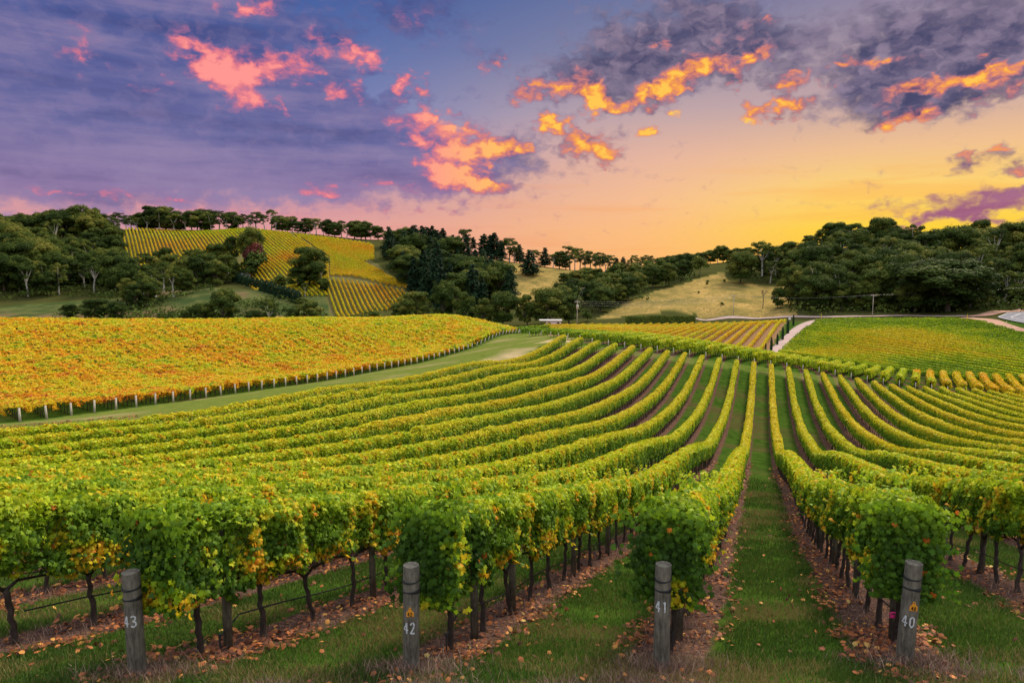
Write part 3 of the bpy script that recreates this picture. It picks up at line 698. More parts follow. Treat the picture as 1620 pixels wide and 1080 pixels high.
# ------------------------------------------------------------------ long rows as single hedges of leaves
def long_row(name, pts, mat, rng, tintf, w=.33, zb=.75, zt=2.08, cov=1.0, rag=.2, smin=.17, k=.0026, tmpl=T_KITE, topf=.30, seed=0, lumpy=1.0):
    """pts (n,3) ground line; leaf size grows with distance from the road-less foreground so that each leaf stays about two pixels"""
    pts = np.asarray(pts, float); d = np.hypot(*np.diff(pts[:, :2], axis=0).T); s = np.r_[0, np.cumsum(d)]
    Ps = []; Ns = []; Sz = []; Ts = []
    seg = 6.0; a = 0.0
    while a < s[-1] - .1:
        b = min(a + seg, s[-1]); m_ = (a + b) / 2
        c = np.array([np.interp(m_, s, pts[:, i]) for i in range(3)]); dist = math.hypot(c[0], c[1]); sz = max(smin, dist * k)
        n = int(cov * (b - a) * (2 * (zt - zb) + 2 * w) * 1.9 / (sz * sz * .55))
        L = rng.uniform(a, b, n); base = np.stack([np.interp(L, s, pts[:, i]) for i in range(3)], 1)
        tg = np.array([np.interp(b, s, pts[:, i]) - np.interp(a, s, pts[:, i]) for i in range(2)]); tg /= np.linalg.norm(tg) + 1e-9; rt = np.array([tg[1], -tg[0]])
        top = rng.uniform(0, 1, n) < topf; side = np.where(rng.uniform(0, 1, n) < .5, -1.0, 1.0)
        z = np.where(top, zt, zb + (zt - zb) * rng.uniform(0, 1, n)); vig = (vnoise(np.c_[L, L * 0 + seed], .16, 77, 3) - .5) * 1.5; lump = vnoise(np.c_[L, z, side * 3.1], .9, 31 + seed, 3) - .5 + vig * .5
        dep = np.abs(rng.normal(0, .06, n)); x = np.where(top, rng.uniform(-w, w, n) * .92, side * (w + lump * w * .9 - dep))
        z = np.where(top, zt + vig * .26 + (vnoise(np.c_[L, x], 1.2 / lumpy ** .5, 37 + seed, 3) - .5) * .42 * lumpy * (zt - zb) / 1.3 - dep, z)
        sk = np.clip((zb + .35 - z) / .35, 0, 1); x = np.where(top, x, x * (1 - .4 * sk))
        sho = np.clip((z - (zt - .35)) / .35, 0, 1); x = np.where(top, x, x * (1 - .25 * sho ** 2)); en_ = np.clip(np.minimum(L, s[-1] - L) / 1.1, 0, 1); x = x * (.45 + .55 * en_ ** .5); z = zb + (z - zb) * (.70 + .30 * en_ ** .5) - np.where(top, .22 * (x / w) ** 2, 0)
        keep = z > zb + rag * vnoise(np.c_[L, side], 1.5, 41 + seed, 2) - .05
        P = np.c_[base[:, 0] + rt[0] * x, base[:, 1] + rt[1] * x, base[:, 2] + z]
        out = np.where(top, rng.normal(0, .4, n), side * .9); al = rng.normal(0, .45, n)
        N = np.c_[rt[0] * out + tg[0] * al, rt[1] * out + tg[1] * al, np.where(top, 1.0, .45) + rng.normal(0, .3, n)]
        Ps.append(P[keep]); Ns.append(N[keep]); Sz.append(np.full(keep.sum(), sz)); Ts.append(tintf(P[keep], z[keep], rng))
        a = b
    P = np.concatenate(Ps); return leaf_obj_mesh(name, P, np.concatenate(Ns), np.concatenate(Sz), np.clip(np.concatenate(Ts), 0, 1), tmpl, mat, rng)
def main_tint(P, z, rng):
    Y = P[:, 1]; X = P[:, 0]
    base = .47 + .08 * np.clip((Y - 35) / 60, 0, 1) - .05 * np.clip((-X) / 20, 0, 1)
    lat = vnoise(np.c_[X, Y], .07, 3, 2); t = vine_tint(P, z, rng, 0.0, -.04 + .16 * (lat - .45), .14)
    t = t - .16 * np.clip((1.72 - z) / .5, 0, 1) * (t < .6) + .05 * (z > 1.85)  # sides darkened, tops lightened: part leaf age, part painted shade and light
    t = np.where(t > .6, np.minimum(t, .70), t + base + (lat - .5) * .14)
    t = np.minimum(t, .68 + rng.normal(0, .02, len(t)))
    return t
def trunk_row(pts, spacing, rng, mat, r=.035, h=.9, seg=4):
    pts = np.asarray(pts, float); d = np.hypot(*np.diff(pts[:, :2], axis=0).T); s = np.r_[0, np.cumsum(d)]; mb = MB()
    for L in np.arange(spacing / 2, s[-1], spacing):
        p = [np.interp(L, s, pts[:, i]) for i in range(3)]; q = rng.normal(0, .05, 2)
        mb.tube([(p[0], p[1], p[2] - .05), (p[0] + q[0], p[1] + q[1], p[2] + h)], [r * 1.2, r], seg, False)
    return mb.mesh('trunks', mat, True)
def line_pts(x0, y0, x1, y1, n):
    X = np.linspace(x0, x1, n); Y = np.linspace(y0, y1, n); return np.c_[X, Y, H(X, Y)]
def row_root(label, group, p):
    o = bpy.data.objects.new('vine_row', None); col.objects.link(o); o.location = tuple(p); tag(o, label, 'vine row', group); return o
def shift(me, p): me.transform(__import__('mathutils').Matrix.Translation((-p[0], -p[1], -p[2]))); return me

pm = MB(); pm.tube([(0, 0, -.1), (0, 0, 1.0), (0, 0, 2.0)], [.052, .05, .047], 9); ME_LPOST = pm.mesh('line_post', M_POST, True)
ENDY = {}
for n in range(N_MIN, N_MAX + 1):
    y0 = CUT[n] + DYV * .5; y1 = Y_END - 0.2 * n * 0
    if n > 9: y1 = Y_END + 0.4 * (n - 9)
    rng = np.random.default_rng(900 + n)
    pts = line_pts(rowx(n, y0), y0, rowx(n, y1), y1, 90)
    side = ('%s green vine row counting left from the central grass lane' % ordw(1 - n)) if n <= 0 else ('%s green vine row counting right from the central grass lane' % ordw(n))
    r = row_root(side, 'long green rows of the middle vineyard', pts[0])
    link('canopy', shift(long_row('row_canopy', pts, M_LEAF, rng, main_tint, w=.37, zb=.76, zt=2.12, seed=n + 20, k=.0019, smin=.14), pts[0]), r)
    tag(link('trunk', shift(trunk_row(pts[:, :], 1.5, rng, M_VINEWOOD), pts[0]), r), kind='stuff')
    y = y0 + 2
    while y < 95:
        x = rowx(n, y); link('post', ME_LPOST, r, (x - pts[0][0], y - pts[0][1], h1(x, y) - pts[0][2])); y += 6.6
# ------------------------------------------------------------------ the other vineyard blocks
def simple_row(label, group, pts, tintf, rng, **kw):
    r = row_root(label, group, pts[0]); tr = kw.pop('trunks', None)
    link('canopy', shift(long_row('row_canopy', pts, M_LEAF, rng, tintf, **kw), pts[0]), r)
    if tr: tag(link('trunk', shift(trunk_row(pts, tr, rng, M_VINEWOOD, .05), pts[0]), r), kind='stuff')
    return r
# orange block with its pale end posts
def orange_tint(P, z, rng):
    X, Y = P[:, 0], P[:, 1]; k = np.clip((Y - 60) / 140, 0, 1)
    a = vnoise(np.c_[X, Y], .10, 51, 3); b = vnoise(np.c_[X, Y], .55, 52, 2)
    t = .815 - .09 * k + (a - .5) * .22 + (b - .5) * .30 + rng.normal(0, .05, len(P))
    g = np.clip((vnoise(np.c_[X, Y], .50, 53, 2) - .66) * 6, 0, 1) * (rng.uniform(0, 1, len(P)) < .7); t = t * (1 - g) + .42 * g
    red = np.clip((vnoise(np.c_[X, Y], .22, 54, 3) - .62 + .13 * (1 - k)) * 6, 0, 1) * (rng.uniform(0, 1, len(P)) < .5); t = t + red * .12
    return np.clip(t + .06 * (1.2 - z), .2, .97)
NOR = 56
pp = MB(); pp.tube([(0, 0, -.2), (0, 0, 1.4)], [.11, .095], 8); ME_OPOST = pp.mesh('pale_post', M_POSTLIGHT, True)
dO = np.array([-.66, .75])
for k in range(NOR):
    p = OR_A + (OR_B - OR_A) * k / (NOR - 1); rng = np.random.default_rng(3000 + k)
    L = 125 - .9 * k; q = p + dO * L; s0 = p + dO * 1.2
    pts = line_pts(s0[0], s0[1], q[0], q[1], 60)
    simple_row('orange and yellow vine row starting at the %s pale post from the left' % ordw(k + 1), 'rows of the orange vineyard', pts, orange_tint, rng,
               w=1.2, zb=.5, zt=1.75, rag=.7, smin=.16, cov=.62, topf=.55, lumpy=2.4, trunks=2.2 if k < 40 else None, seed=k)
    z = h1(*p); o = link('end_post', ME_OPOST, None, (p[0], p[1], z)); o.rotation_euler = (random.uniform(-.06, .06), random.uniform(-.04, .04) + (.22 if k > 42 else 0), 0)
    tag(o, 'pale wooden end post under orange vines, %s post from the left' % ordw(k + 1), 'post', 'pale posts along the orange vineyard')
# green block beyond the headland
def second_tint(P, z, rng):
    X = P[:, 0]; t = .53 + rng.normal(0, .05, len(P)) + (vnoise(P, .8, 61, 2) - .5) * .2 + .06 * np.clip((z - 1.5) * 2, 0, 1) - .16 * np.clip((28 - X) / 25, 0, 1)
    return np.where(X > rowx(11.4, P[:, 1]) , t + .17, t)
wp = MB(); wp.tube([(0, 0, -.2), (0, 0, 1.35)], [.075, .07], 8); ME_WPOST = wp.mesh('white_post', M_POSTLIGHT, True)
starts = [(-.5, 203.), (2.2, 190.), (4.6, 179.), (7.2, 168.), (9.0, 158.), (10.2, 149.), (11.6, 141.), (13.4, 134.)]
starts += [(rowx(n, 125.0), 125.0) for n in range(-10, 20)]
dB = np.array([math.sin(math.radians(31)), math.cos(math.radians(31))])
for k, (x, y) in enumerate(starts):
    rng = np.random.default_rng(4000 + k); y1 = min(y + 30, 164 if y < 130 else y + 22); q = (x + dB[0] / dB[1] * (y1 - y), y1)
    pts = line_pts(x + .3, y + .6, q[0], q[1], 30)
    simple_row('short vine row beyond the far grass headland, %s from its left end' % ordw(k + 1), 'rows beyond the headland', pts, second_tint, rng, w=.55, zb=.62 if k > 7 else .45, zt=2.25 if k > 7 else 1.7, smin=.2, cov=.9, trunks=1.8, seed=k)
    tag(link('end_post', ME_WPOST, None, (x, y, h1(x, y))), 'small white end post on the far headland, %s from the left' % ordw(k + 1), 'post', 'white posts along the far headland')
# golden block on the valley floor
def gold_tint(P, z, rng): return .74 + rng.normal(0, .05, len(P)) + (vnoise(P, .25, 71, 3) - .5) * .22 + .05 * (1 - z)
for k in range(0, 27):
    X290 = 115.8 - 3.65 * k; rng = np.random.default_rng(5000 + k)
    y0, y1 = 186.0, 298.0
    x0 = X290 - .467 * (290 - y0)
    if x0 < 12: y0 = 290 - (X290 - 12) / .467; x0 = 12
    if y0 > 285: continue
    pts = line_pts(x0, y0, X290 + .467 * (y1 - 290), y1, 40)
    simple_row('golden vine row on brown soil, %s from the gravel track' % ordw(k + 1), 'golden rows on the valley floor', pts, gold_tint, rng, w=.36, zb=.5, zt=1.75, cov=.7, k=.0014, seed=k)
def clip_rows(poly, d, spacing, step=4.0):
    d = np.array(d, float); d /= np.linalg.norm(d); nrm = np.array([d[1], -d[0]]); Q = np.array(poly)
    a, b = Q @ nrm, Q @ d; out = []
    for o in np.arange(a.min() + spacing / 2, a.max(), spacing):
        t = np.arange(b.min(), b.max(), 1.0); P = nrm * o + d * t[:, None]; m_ = inside(P[:, 0], P[:, 1], poly)
        i = 0
        while i < len(t):
            if m_[i]:
                j = i
                while j + 1 < len(t) and m_[j + 1]: j += 1
                if j - i > 6: out.append((P[i], P[j]))
                i = j + 1
            else: i += 1
    return out
# right-hand block on its mound
POLY_RIGHT = plan([(1236, 556), (1262, 530), (1290, 511), (1360, 508), (1500, 508), (1560, 514), (1620, 532)], 150, 330)
POLY_RIGHT += [(185, 205), (190, 170), (150, 146), (120, 146), (100, 152), (78, 168), (70, 180)]
def right_tint(P, z, rng):
    X, Y = P[:, 0], P[:, 1]; g = vnoise(np.c_[X, Y], .05, 81, 3); s_ = vnoise(np.c_[X, Y], .35, 82, 2)
    c = np.exp(-((X - 118) / 26) ** 2 - ((Y - 200) / 24) ** 2) * 1.1 + np.exp(-((X - 88) / 18) ** 2 - ((Y - 182) / 12) ** 2) * .5
    return np.minimum(.72, .38 + .32 * np.clip(c + (g - .5) * 1.5 + (s_ - .5) * .5, 0, 1.1) + rng.normal(0, .05, len(P)) + .10 * np.clip((z - 1.25) * 3, -.8, 1))
rr_ = sorted(clip_rows(POLY_RIGHT, (.5, -.87), 3.5), key=lambda s_: -(s_[0][1] + s_[1][1]))
for k, (a, b) in enumerate(rr_):
    rng = np.random.default_rng(6000 + k); n = max(6, int(np.hypot(*(b - a)) / 4))
    simple_row('green and yellow vine row on the mound beside the road, %s from the top' % ordw(k + 1), 'rows on the mound at the road', line_pts(*a, *b, n), right_tint, rng, w=.36, zb=.45, zt=1.6, cov=.8, k=.0013, seed=k)
# the vineyards on the far left hill
def hill_tint(P, z, rng):
    g = vnoise(P[:, :2], .02, 91, 3); return .70 + (g - .5) * .34 + rng.normal(0, .06, len(P))
HB = [('upper left', plan([(191, 366), (300, 363), (400, 363), (456, 369), (486, 386), (520, 410), (520, 470), (450, 470), (368, 440), (395, 400), (300, 425), (205, 422)], 330, 700), (.53, -.85), 2.75),
      ('upper right', plan([(462, 371), (520, 377), (592, 388), (592, 412), (575, 415), (655, 461), (600, 450), (522, 437), (522, 409), (492, 387)], 330, 700), (.53, -.85), 2.75),
      ('lower', plan([(521, 442), (600, 452), (648, 464), (625, 490), (560, 502), (530, 505), (516, 470)], 330, 600), (.36, -.93), 2.75)]
for nm, poly, d, sp in HB:
    rs = sorted(clip_rows(poly, d, sp), key=lambda s_: s_[0][0] + s_[1][0])
    for k, (a, b) in enumerate(rs):
        rng = np.random.default_rng(7000 + k)
        simple_row('thin golden vine row in the %s hill vineyard, %s from its left' % (nm, ordw(k + 1)), 'golden rows on the far hill', line_pts(*a, *b, max(5, int(np.hypot(*(b - a)) / 6))), hill_tint, rng, w=.35, zb=.3, zt=1.7, cov=.85, k=.0015, seed=k)
# ------------------------------------------------------------------ trees
def crown_clumps(cl, rng, per, size, flat=.75, seed=0):
    """cl: list of (centre, radius); leaves scattered over each clump's upper shell; returns P,N,tint"""
    P = []; N = []; T = []
    for i, (c, r) in enumerate(cl):
        n = max(8, int(per * r * r)); d = rng.normal(size=(n, 3)); d /= np.linalg.norm(d, axis=1, keepdims=True)
        d[:, 2] = np.where(d[:, 2] < -.25, -d[:, 2] * .6, d[:, 2])
        rad = r * (1 - np.abs(rng.normal(0, .16, n))) * (1 + (vnoise(d * 2 + i, 1.3, i) - .5) * .6)
        p = np.array(c) + d * rad[:, None] * (1, 1, flat); P.append(p); N.append(d + rng.normal(0, .35, (n, 3)) + (0, 0, .25))
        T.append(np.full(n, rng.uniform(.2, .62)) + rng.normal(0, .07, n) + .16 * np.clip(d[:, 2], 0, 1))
    return np.concatenate(P), np.concatenate(N), np.clip(np.concatenate(T), 0, 1)
def make_gum(seed, h, w, kind):
    """kind: dense = round wood tree; open = tall with bare limbs and separate leaf domes"""
    rng = np.random.default_rng(seed); cl = []; mb = MB(); tw = h * .018 + .08
    lean = rng.normal(0, .03 * h, 2); fork = h * (.30 if kind == 'dense' else .42)
    mb.tube([(0, 0, -.8), (lean[0] * .3, lean[1] * .3, fork * .5), (lean[0], lean[1], fork)], [tw * 1.5, tw * 1.1, tw], 7, False)
    nb = 7 if kind == 'dense' else 6
    zb = .14 if kind == 'dense' else .36
    for b in range(nb):
        a = 2 * math.pi * b / nb + rng.uniform(-.4, .4); ht = h * rng.uniform(.62, .92); rr = w * rng.uniform(.18, .38)
        e = np.array([lean[0] + math.cos(a) * rr, lean[1] + math.sin(a) * rr, ht])
        mid = np.array([lean[0] + math.cos(a) * rr * .45, lean[1] + math.sin(a) * rr * .45, fork + (ht - fork) * .45])
        mb.tube([(lean[0], lean[1], fork - .2), mid, e], [tw * .7, tw * .42, tw * .15], 5, False)
        cl.append((e, w * rng.uniform(.13, .19)))
    nc = 40 if kind == 'dense' else 22
    for _ in range(nc):
        a = rng.uniform(0, 2 * math.pi); z = rng.uniform(zb, .93); zc_ = (z - (zb + .96) / 2) / ((.98 - zb) / 2); prof = max(.2, 1 - zc_ * zc_) ** .5
        r = w * .5 * prof * rng.uniform(.55, 1.0); cl.append((np.array([lean[0] + math.cos(a) * r, lean[1] + math.sin(a) * r, z * h]), w * rng.uniform(.12, .20) * (1 if kind == 'dense' else .8)))
    cl.append((np.array([lean[0], lean[1], h * .90]), w * .17))
    if kind == 'dense': cl.append((np.array([0, 0, h * .6]), w * .33))
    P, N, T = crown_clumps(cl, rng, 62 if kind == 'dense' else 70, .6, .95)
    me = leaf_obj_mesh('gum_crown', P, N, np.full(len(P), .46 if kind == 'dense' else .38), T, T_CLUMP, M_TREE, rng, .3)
    return me, mb.mesh('gum_trunk', M_BARK if kind == 'dense' else M_GUMBARK, True)
def make_pine(seed, h, w):
    rng = np.random.default_rng(seed); mb = MB(); mb.tube([(0, 0, -.8), (0, 0, h * .95)], [h * .022, .05], 6, False); P = []; N = []; T = []
    nl = 22
    for i in range(nl):
        z = h * (.10 + .88 * i / nl); r = w * .5 * (1 - (i / nl)) ** .6 * rng.uniform(.7, 1.2) + .4
        nbr = int(7 + r * 1.5)
        for b in range(nbr):
            a = rng.uniform(0, 6.28); L = r * rng.uniform(.6, 1.1); n = int(5 + L * 5); q = rng.uniform(.25, 1, n)
            ctr = np.c_[np.cos(a) * L * q, np.sin(a) * L * q, z + .12 * L * q - .25 * L * q * q] + rng.normal(0, .20, (n, 3)); P.append(ctr)
            N.append(np.c_[np.full(n, math.cos(a)) * .5, np.full(n, math.sin(a)) * .5, np.ones(n)] + rng.normal(0, .5, (n, 3))); T.append(np.full(n, rng.uniform(.2, .8)))
    P = np.concatenate(P); return leaf_obj_mesh('pine_crown', P, np.concatenate(N), .62, np.concatenate(T), T_CLUMP, M_PINE, rng, .3), mb.mesh('pine_trunk', M_BARK, True)
def make_bush(seed, h, w, mat=None, size=.4):
    rng = np.random.default_rng(seed); cl = []; mb = MB(); mb.tube([(0, 0, -.5), (0, 0, h * .5)], [.12, .05], 5, False)
    for _ in range(12):
        a = rng.uniform(0, 6.28); r = w * .32 * rng.uniform(.2, 1); cl.append((np.array([math.cos(a) * r, math.sin(a) * r, h * rng.uniform(.25, .75)]), w * rng.uniform(.16, .26)))
    P, N, T = crown_clumps(cl, rng, 60, size, .85)
    P[:, 2] = np.maximum(P[:, 2], .05)
    return leaf_obj_mesh('bush_crown', P, N, size, T, T_CLUMP, mat or M_TREE, rng, .3), mb.mesh('bush_stem', M_BARK, True)
def make_bare(seed, h, mat, twigs=True):
    rng = np.random.default_rng(seed); mb = MB(); tw = []; 
    def br(p, d, L, r, lv):
        q = p + d * L * .5 + rng.normal(0, .04 * L, 3); e = p + d * L + rng.normal(0, .06 * L, 3); mb.tube([p, q, e], [r, r * .8, r * .6], 5, False)
        if lv == 0: tw.append(e); return
        for _ in range(3 if lv > 1 else 4):
            nd = d + rng.normal(0, .45, 3); nd[2] = abs(nd[2]) * .8 + .25; nd /= np.linalg.norm(nd); br(p + (e - p) * rng.uniform(.5, 1), nd, L * rng.uniform(.5, .8), r * .5, lv - 1)
    br(np.array([0, 0, -.5]), np.array([0, 0, 1.0]), h * .42, h * .014 + .05, 3)
    P = np.repeat(np.array(tw), 5, 0) + rng.normal(0, .35, (len(tw) * 5, 3)); N = rng.normal(size=P.shape)
    return leaf_obj_mesh('twigs', P, N, .22 if twigs else .12, rng.uniform(0, 1, len(P)), T_KITE, M_TWIG, rng), mb.mesh('bare_limbs', mat, True)
def make_column(seed, h, w):
    rng = np.random.default_rng(seed); n = int(240 * h * w); z = rng.uniform(.02, 1, n); a = rng.uniform(0, 6.28, n)
    r = w * .5 * np.minimum(1, (1 - z) * 3.0 + .15) * (1 - np.abs(rng.normal(0, .1, n))); P = np.c_[np.cos(a) * r, np.sin(a) * r, z * h]
    N = np.c_[np.cos(a), np.sin(a), np.full(n, .4)] + rng.normal(0, .3, (n, 3)); mb = MB(); mb.tube([(0, 0, -.3), (0, 0, h * .6)], [.06, .03], 5, False)
    return leaf_obj_mesh('column_crown', P, N, .22, rng.uniform(.2, .7, n), T_KITE, M_PINE, rng), mb.mesh('column_trunk', M_BARK, True)
PROTO = {'gum': [make_gum(10 + i, 18, 13 + (i % 3) * 2, 'dense') for i in range(6)], 'open': [make_gum(30 + i, 20, 12 + i % 3, 'open') for i in range(5)],
         'pine': [make_pine(50 + i, 20, 12 + i % 2 * 3) for i in range(4)], 'bush': [make_bush(70 + i, 5, 6) for i in range(4)],
         'bare': [make_bare(90 + i, 14, M_BARK) for i in range(2)], 'white': [make_bare(95 + i, 15, M_GUMBARK, False) for i in range(2)],
         'red': [make_bush(99, 9, 9, M_RED, .5)], 'column': [make_column(110, 5, 1.1)]}
PH = {'gum': 18, 'open': 20, 'pine': 20, 'bush': 5, 'bare': 14, 'white': 15, 'red': 9, 'column': 5}
KNAME = {'gum': 'gum_tree', 'open': 'tall_gum_tree', 'pine': 'conifer', 'bush': 'bush', 'bare': 'bare_tree', 'white': 'dead_white_tree', 'red': 'red_tree', 'column': 'column_tree'}
def tree(kind, x, y, h, label, group=None, wide=1.0, z=None):
    root = bpy.data.objects.new(KNAME[kind], None); col.objects.link(root)
    root.location = (x, y, (h1(x, y) if z is None else z) - .2); s_ = h / PH[kind]; ww = s_ ** .8 * wide * random.uniform(.92, 1.1)
    root.scale = (ww, ww, s_); root.rotation_euler = (0, 0, random.uniform(0, 6.28))
    tag(root, label, 'bush' if kind == 'bush' else 'tree', group)
    c, t = random.choice(PROTO[kind]); link('crown', c, root); link('trunk', t, root); return root
def top_tree(kind, px, topy, Y, label, group=None, wide=1.0, hmax=40, hmin=2):
    """a tree at depth Y whose top stands at height topy"""
    a, b = ray(px, topy); x = a * Y; g = h1(x, Y); h = min(hmax, max(hmin, b * Y - g)); return tree(kind, x, Y, h, label, group, wide, g)
# the tree line on the left ridge
ridge = [(-20, 338, 'gum', 590), (8, 342, 'gum', 585), (32, 337, 'gum', 590), (58, 336, 'gum', 595), (84, 332, 'gum', 580), (108, 330, 'gum', 575), (134, 325, 'gum', 575), (152, 334, 'gum', 580), (172, 340, 'open', 600), (188, 336, 'open', 620),
         (206, 340, 'open', 640), (226, 338, 'gum', 645), (240, 326, 'gum', 650), (262, 327, 'gum', 650), (284, 334, 'gum', 650), (302, 333, 'open', 650), (322, 333, 'gum', 655), (346, 333, 'open', 655), (366, 335, 'gum', 655), (384, 338, 'open', 655),
         (404, 335, 'open', 655), (428, 331, 'open', 655), (446, 341, 'gum', 655), (462, 342, 'open', 650), (482, 345, 'gum', 650), (500, 345, 'open', 645), (520, 347, 'gum', 640), (540, 348, 'open', 640), (560, 349, 'gum', 635), (578, 350, 'gum', 635), (598, 357, 'gum', 630)]
def denser(lst, seed):
    r_ = random.Random(seed); out = []
    for a, b in zip(lst[:-1], lst[1:]):
        out.append(a)
        if b[0] - a[0] > 13: out.append(((a[0] + b[0]) / 2 + r_.uniform(-2, 2), max(a[1], b[1]) + r_.uniform(1, 6), r_.choice([a[2], b[2], 'open']), (a[3] + b[3]) / 2 - r_.uniform(0, 12)))
    return out + [lst[-1]]
for i, (px, ty, k, Y) in enumerate(denser(ridge, 1)):
    top_tree(k, px, ty, Y, 'dark gum tree on the skyline of the left ridge, %s from the left' % ordw(i + 1), 'trees along the left ridge', 1.2 if k == 'gum' else 1.2)
mid = [(622, 365, 'gum', 590), (640, 359, 'gum', 585), (655, 354, 'pine', 560), (668, 355, 'pine', 570), (684, 355, 'pine', 560), (700, 359, 'pine', 565), (716, 370, 'pine', 570), (734, 362, 'open', 580), (765, 368, 'pine', 575), (782, 366, 'pine', 575),
       (806, 376, 'open', 575), (822, 385, 'pine', 575), (862, 390, 'pine', 575), (885, 398, 'gum', 575), (902, 388, 'open', 580), (918, 392, 'open', 580), (934, 396, 'open', 580), (950, 399, 'open', 580), (966, 403, 'open', 580), (986, 405, 'pine', 580),
       (1004, 403, 'open', 575), (1024, 403, 'open', 570), (1044, 412, 'gum', 560), (1062, 411, 'gum', 550), (1084, 406, 'gum', 545), (1105, 400, 'gum', 540), (1124, 396, 'gum', 535), (1145, 388, 'gum', 530), (1164, 392, 'gum', 530), (1184, 391, 'gum', 520)]
for i, (px, ty, k, Y) in enumerate(denser(mid, 2)):
    top_tree(k, px, ty, Y, 'tree on the middle skyline, %s from the left of that run' % ordw(i + 1), 'trees along the middle skyline', 1.5 if k == 'pine' and px in (765, 782) else (1.1 if k != 'open' else 1.1), hmin=9)
rt = [(1206, 387, 'open', 505), (1226, 390, 'gum', 500), (1246, 388, 'open', 495), (1256, 383, 'open', 495), (1284, 372, 'gum', 490), (1302, 364, 'open', 490), (1322, 354, 'gum', 485), (1345, 357, 'gum', 485), (1366, 359, 'open', 485), (1388, 361, 'gum', 480),
      (1408, 361, 'gum', 480), (1430, 368, 'gum', 475), (1450, 366, 'open', 475), (1472, 366, 'gum', 475), (1496, 368, 'gum', 475), (1518, 360, 'open', 470), (1536, 358, 'gum', 470), (1560, 358, 'gum', 468), (1582, 356, 'open', 465), (1604, 361, 'gum', 465), (1628, 363, 'gum', 465), (1655, 362, 'gum', 465)]
for i, (px, ty, k, Y) in enumerate(denser(rt, 3)):
    top_tree(k, px, ty, Y, 'dark gum tree on the skyline of the right wooded ridge, %s from the left' % ordw(i + 1), 'trees along the right ridge', 1.15)
# woods: trees standing on their ground all over the wooded slopes
def wood_fill(poly, n, kinds, hr, label, group, y0, y1, seed, mind=13, wide=.98):
    rng = np.random.default_rng(seed); xs = [p[0] for p in poly]; ys_ = [p[1] for p in poly]; got = []; tries = 0
    while len(got) < n and tries < n * 14:
        tries += 1; px = rng.uniform(min(xs), max(xs)); py = rng.uniform(min(ys_), max(ys_))
        if not inside(np.array([px]), np.array([py]), poly)[0]: continue
        if any((px - g[0]) ** 2 + ((py - g[1]) * 1.7) ** 2 < mind ** 2 for g in got): continue
        got.append((px, py))
    got.sort()
    for i, (px, py) in enumerate(got):
        x, y, z = hit(px, py, y0, y1, 2.0)
        kd = kinds[int(rng.integers(len(kinds)))]; tree(kd, x, y, rng.uniform(*hr) * (1.15 if kd == 'pine' else 1), label % ordw(i + 1), group, .85 if kd == 'pine' else wide, z)
wood_fill([(0, 392), (150, 392), (188, 385), (196, 440), (215, 478), (130, 462), (60, 470), (0, 475)], 60, ['gum', 'gum', 'gum', 'open'], (13, 24), 'dark gum tree in the wood on the far left slope, %s from the left', 'trees of the far left wood', 330, 680, 1, 15)
wood_fill([(196, 462), (215, 452), (275, 428), (345, 430), (378, 436), (372, 448), (290, 468), (232, 492), (200, 490)], 26, ['gum', 'gum', 'open'], (12, 21), 'dark gum tree in the wood below the hill vineyard, %s from the left', 'trees of the wood below the hill vineyard', 330, 620, 2, 15)
wood_fill([(612, 405), (700, 408), (740, 418), (762, 440), (800, 468), (818, 488), (760, 496), (690, 494), (656, 470), (628, 440)], 48, ['pine', 'pine', 'gum'], (15, 24), 'dark tree of the wood left of the middle dry hill, %s from the left', 'trees of the dark conifer wood', 330, 640, 3, 14, 1.3)
wood_fill([(884, 455), (950, 438), (1040, 428), (1128, 430), (1050, 452), (985, 480), (945, 496), (884, 498)], 42, ['gum', 'gum', 'bush'], (9, 14), 'rounded green tree in the gully left of the dry hill, %s from the left', 'trees of the middle gully', 330, 560, 4, 15)
wood_fill([(1150, 446), (1200, 428), (1290, 418), (1350, 398), (1640, 402), (1640, 486), (1500, 490), (1262, 494), (1256, 462), (1200, 446), (1160, 450)], 98, ['gum', 'gum', 'open'], (12, 23), 'gum tree in the right wood, %s from the left', 'trees of the right wood', 300, 560, 5, 17)
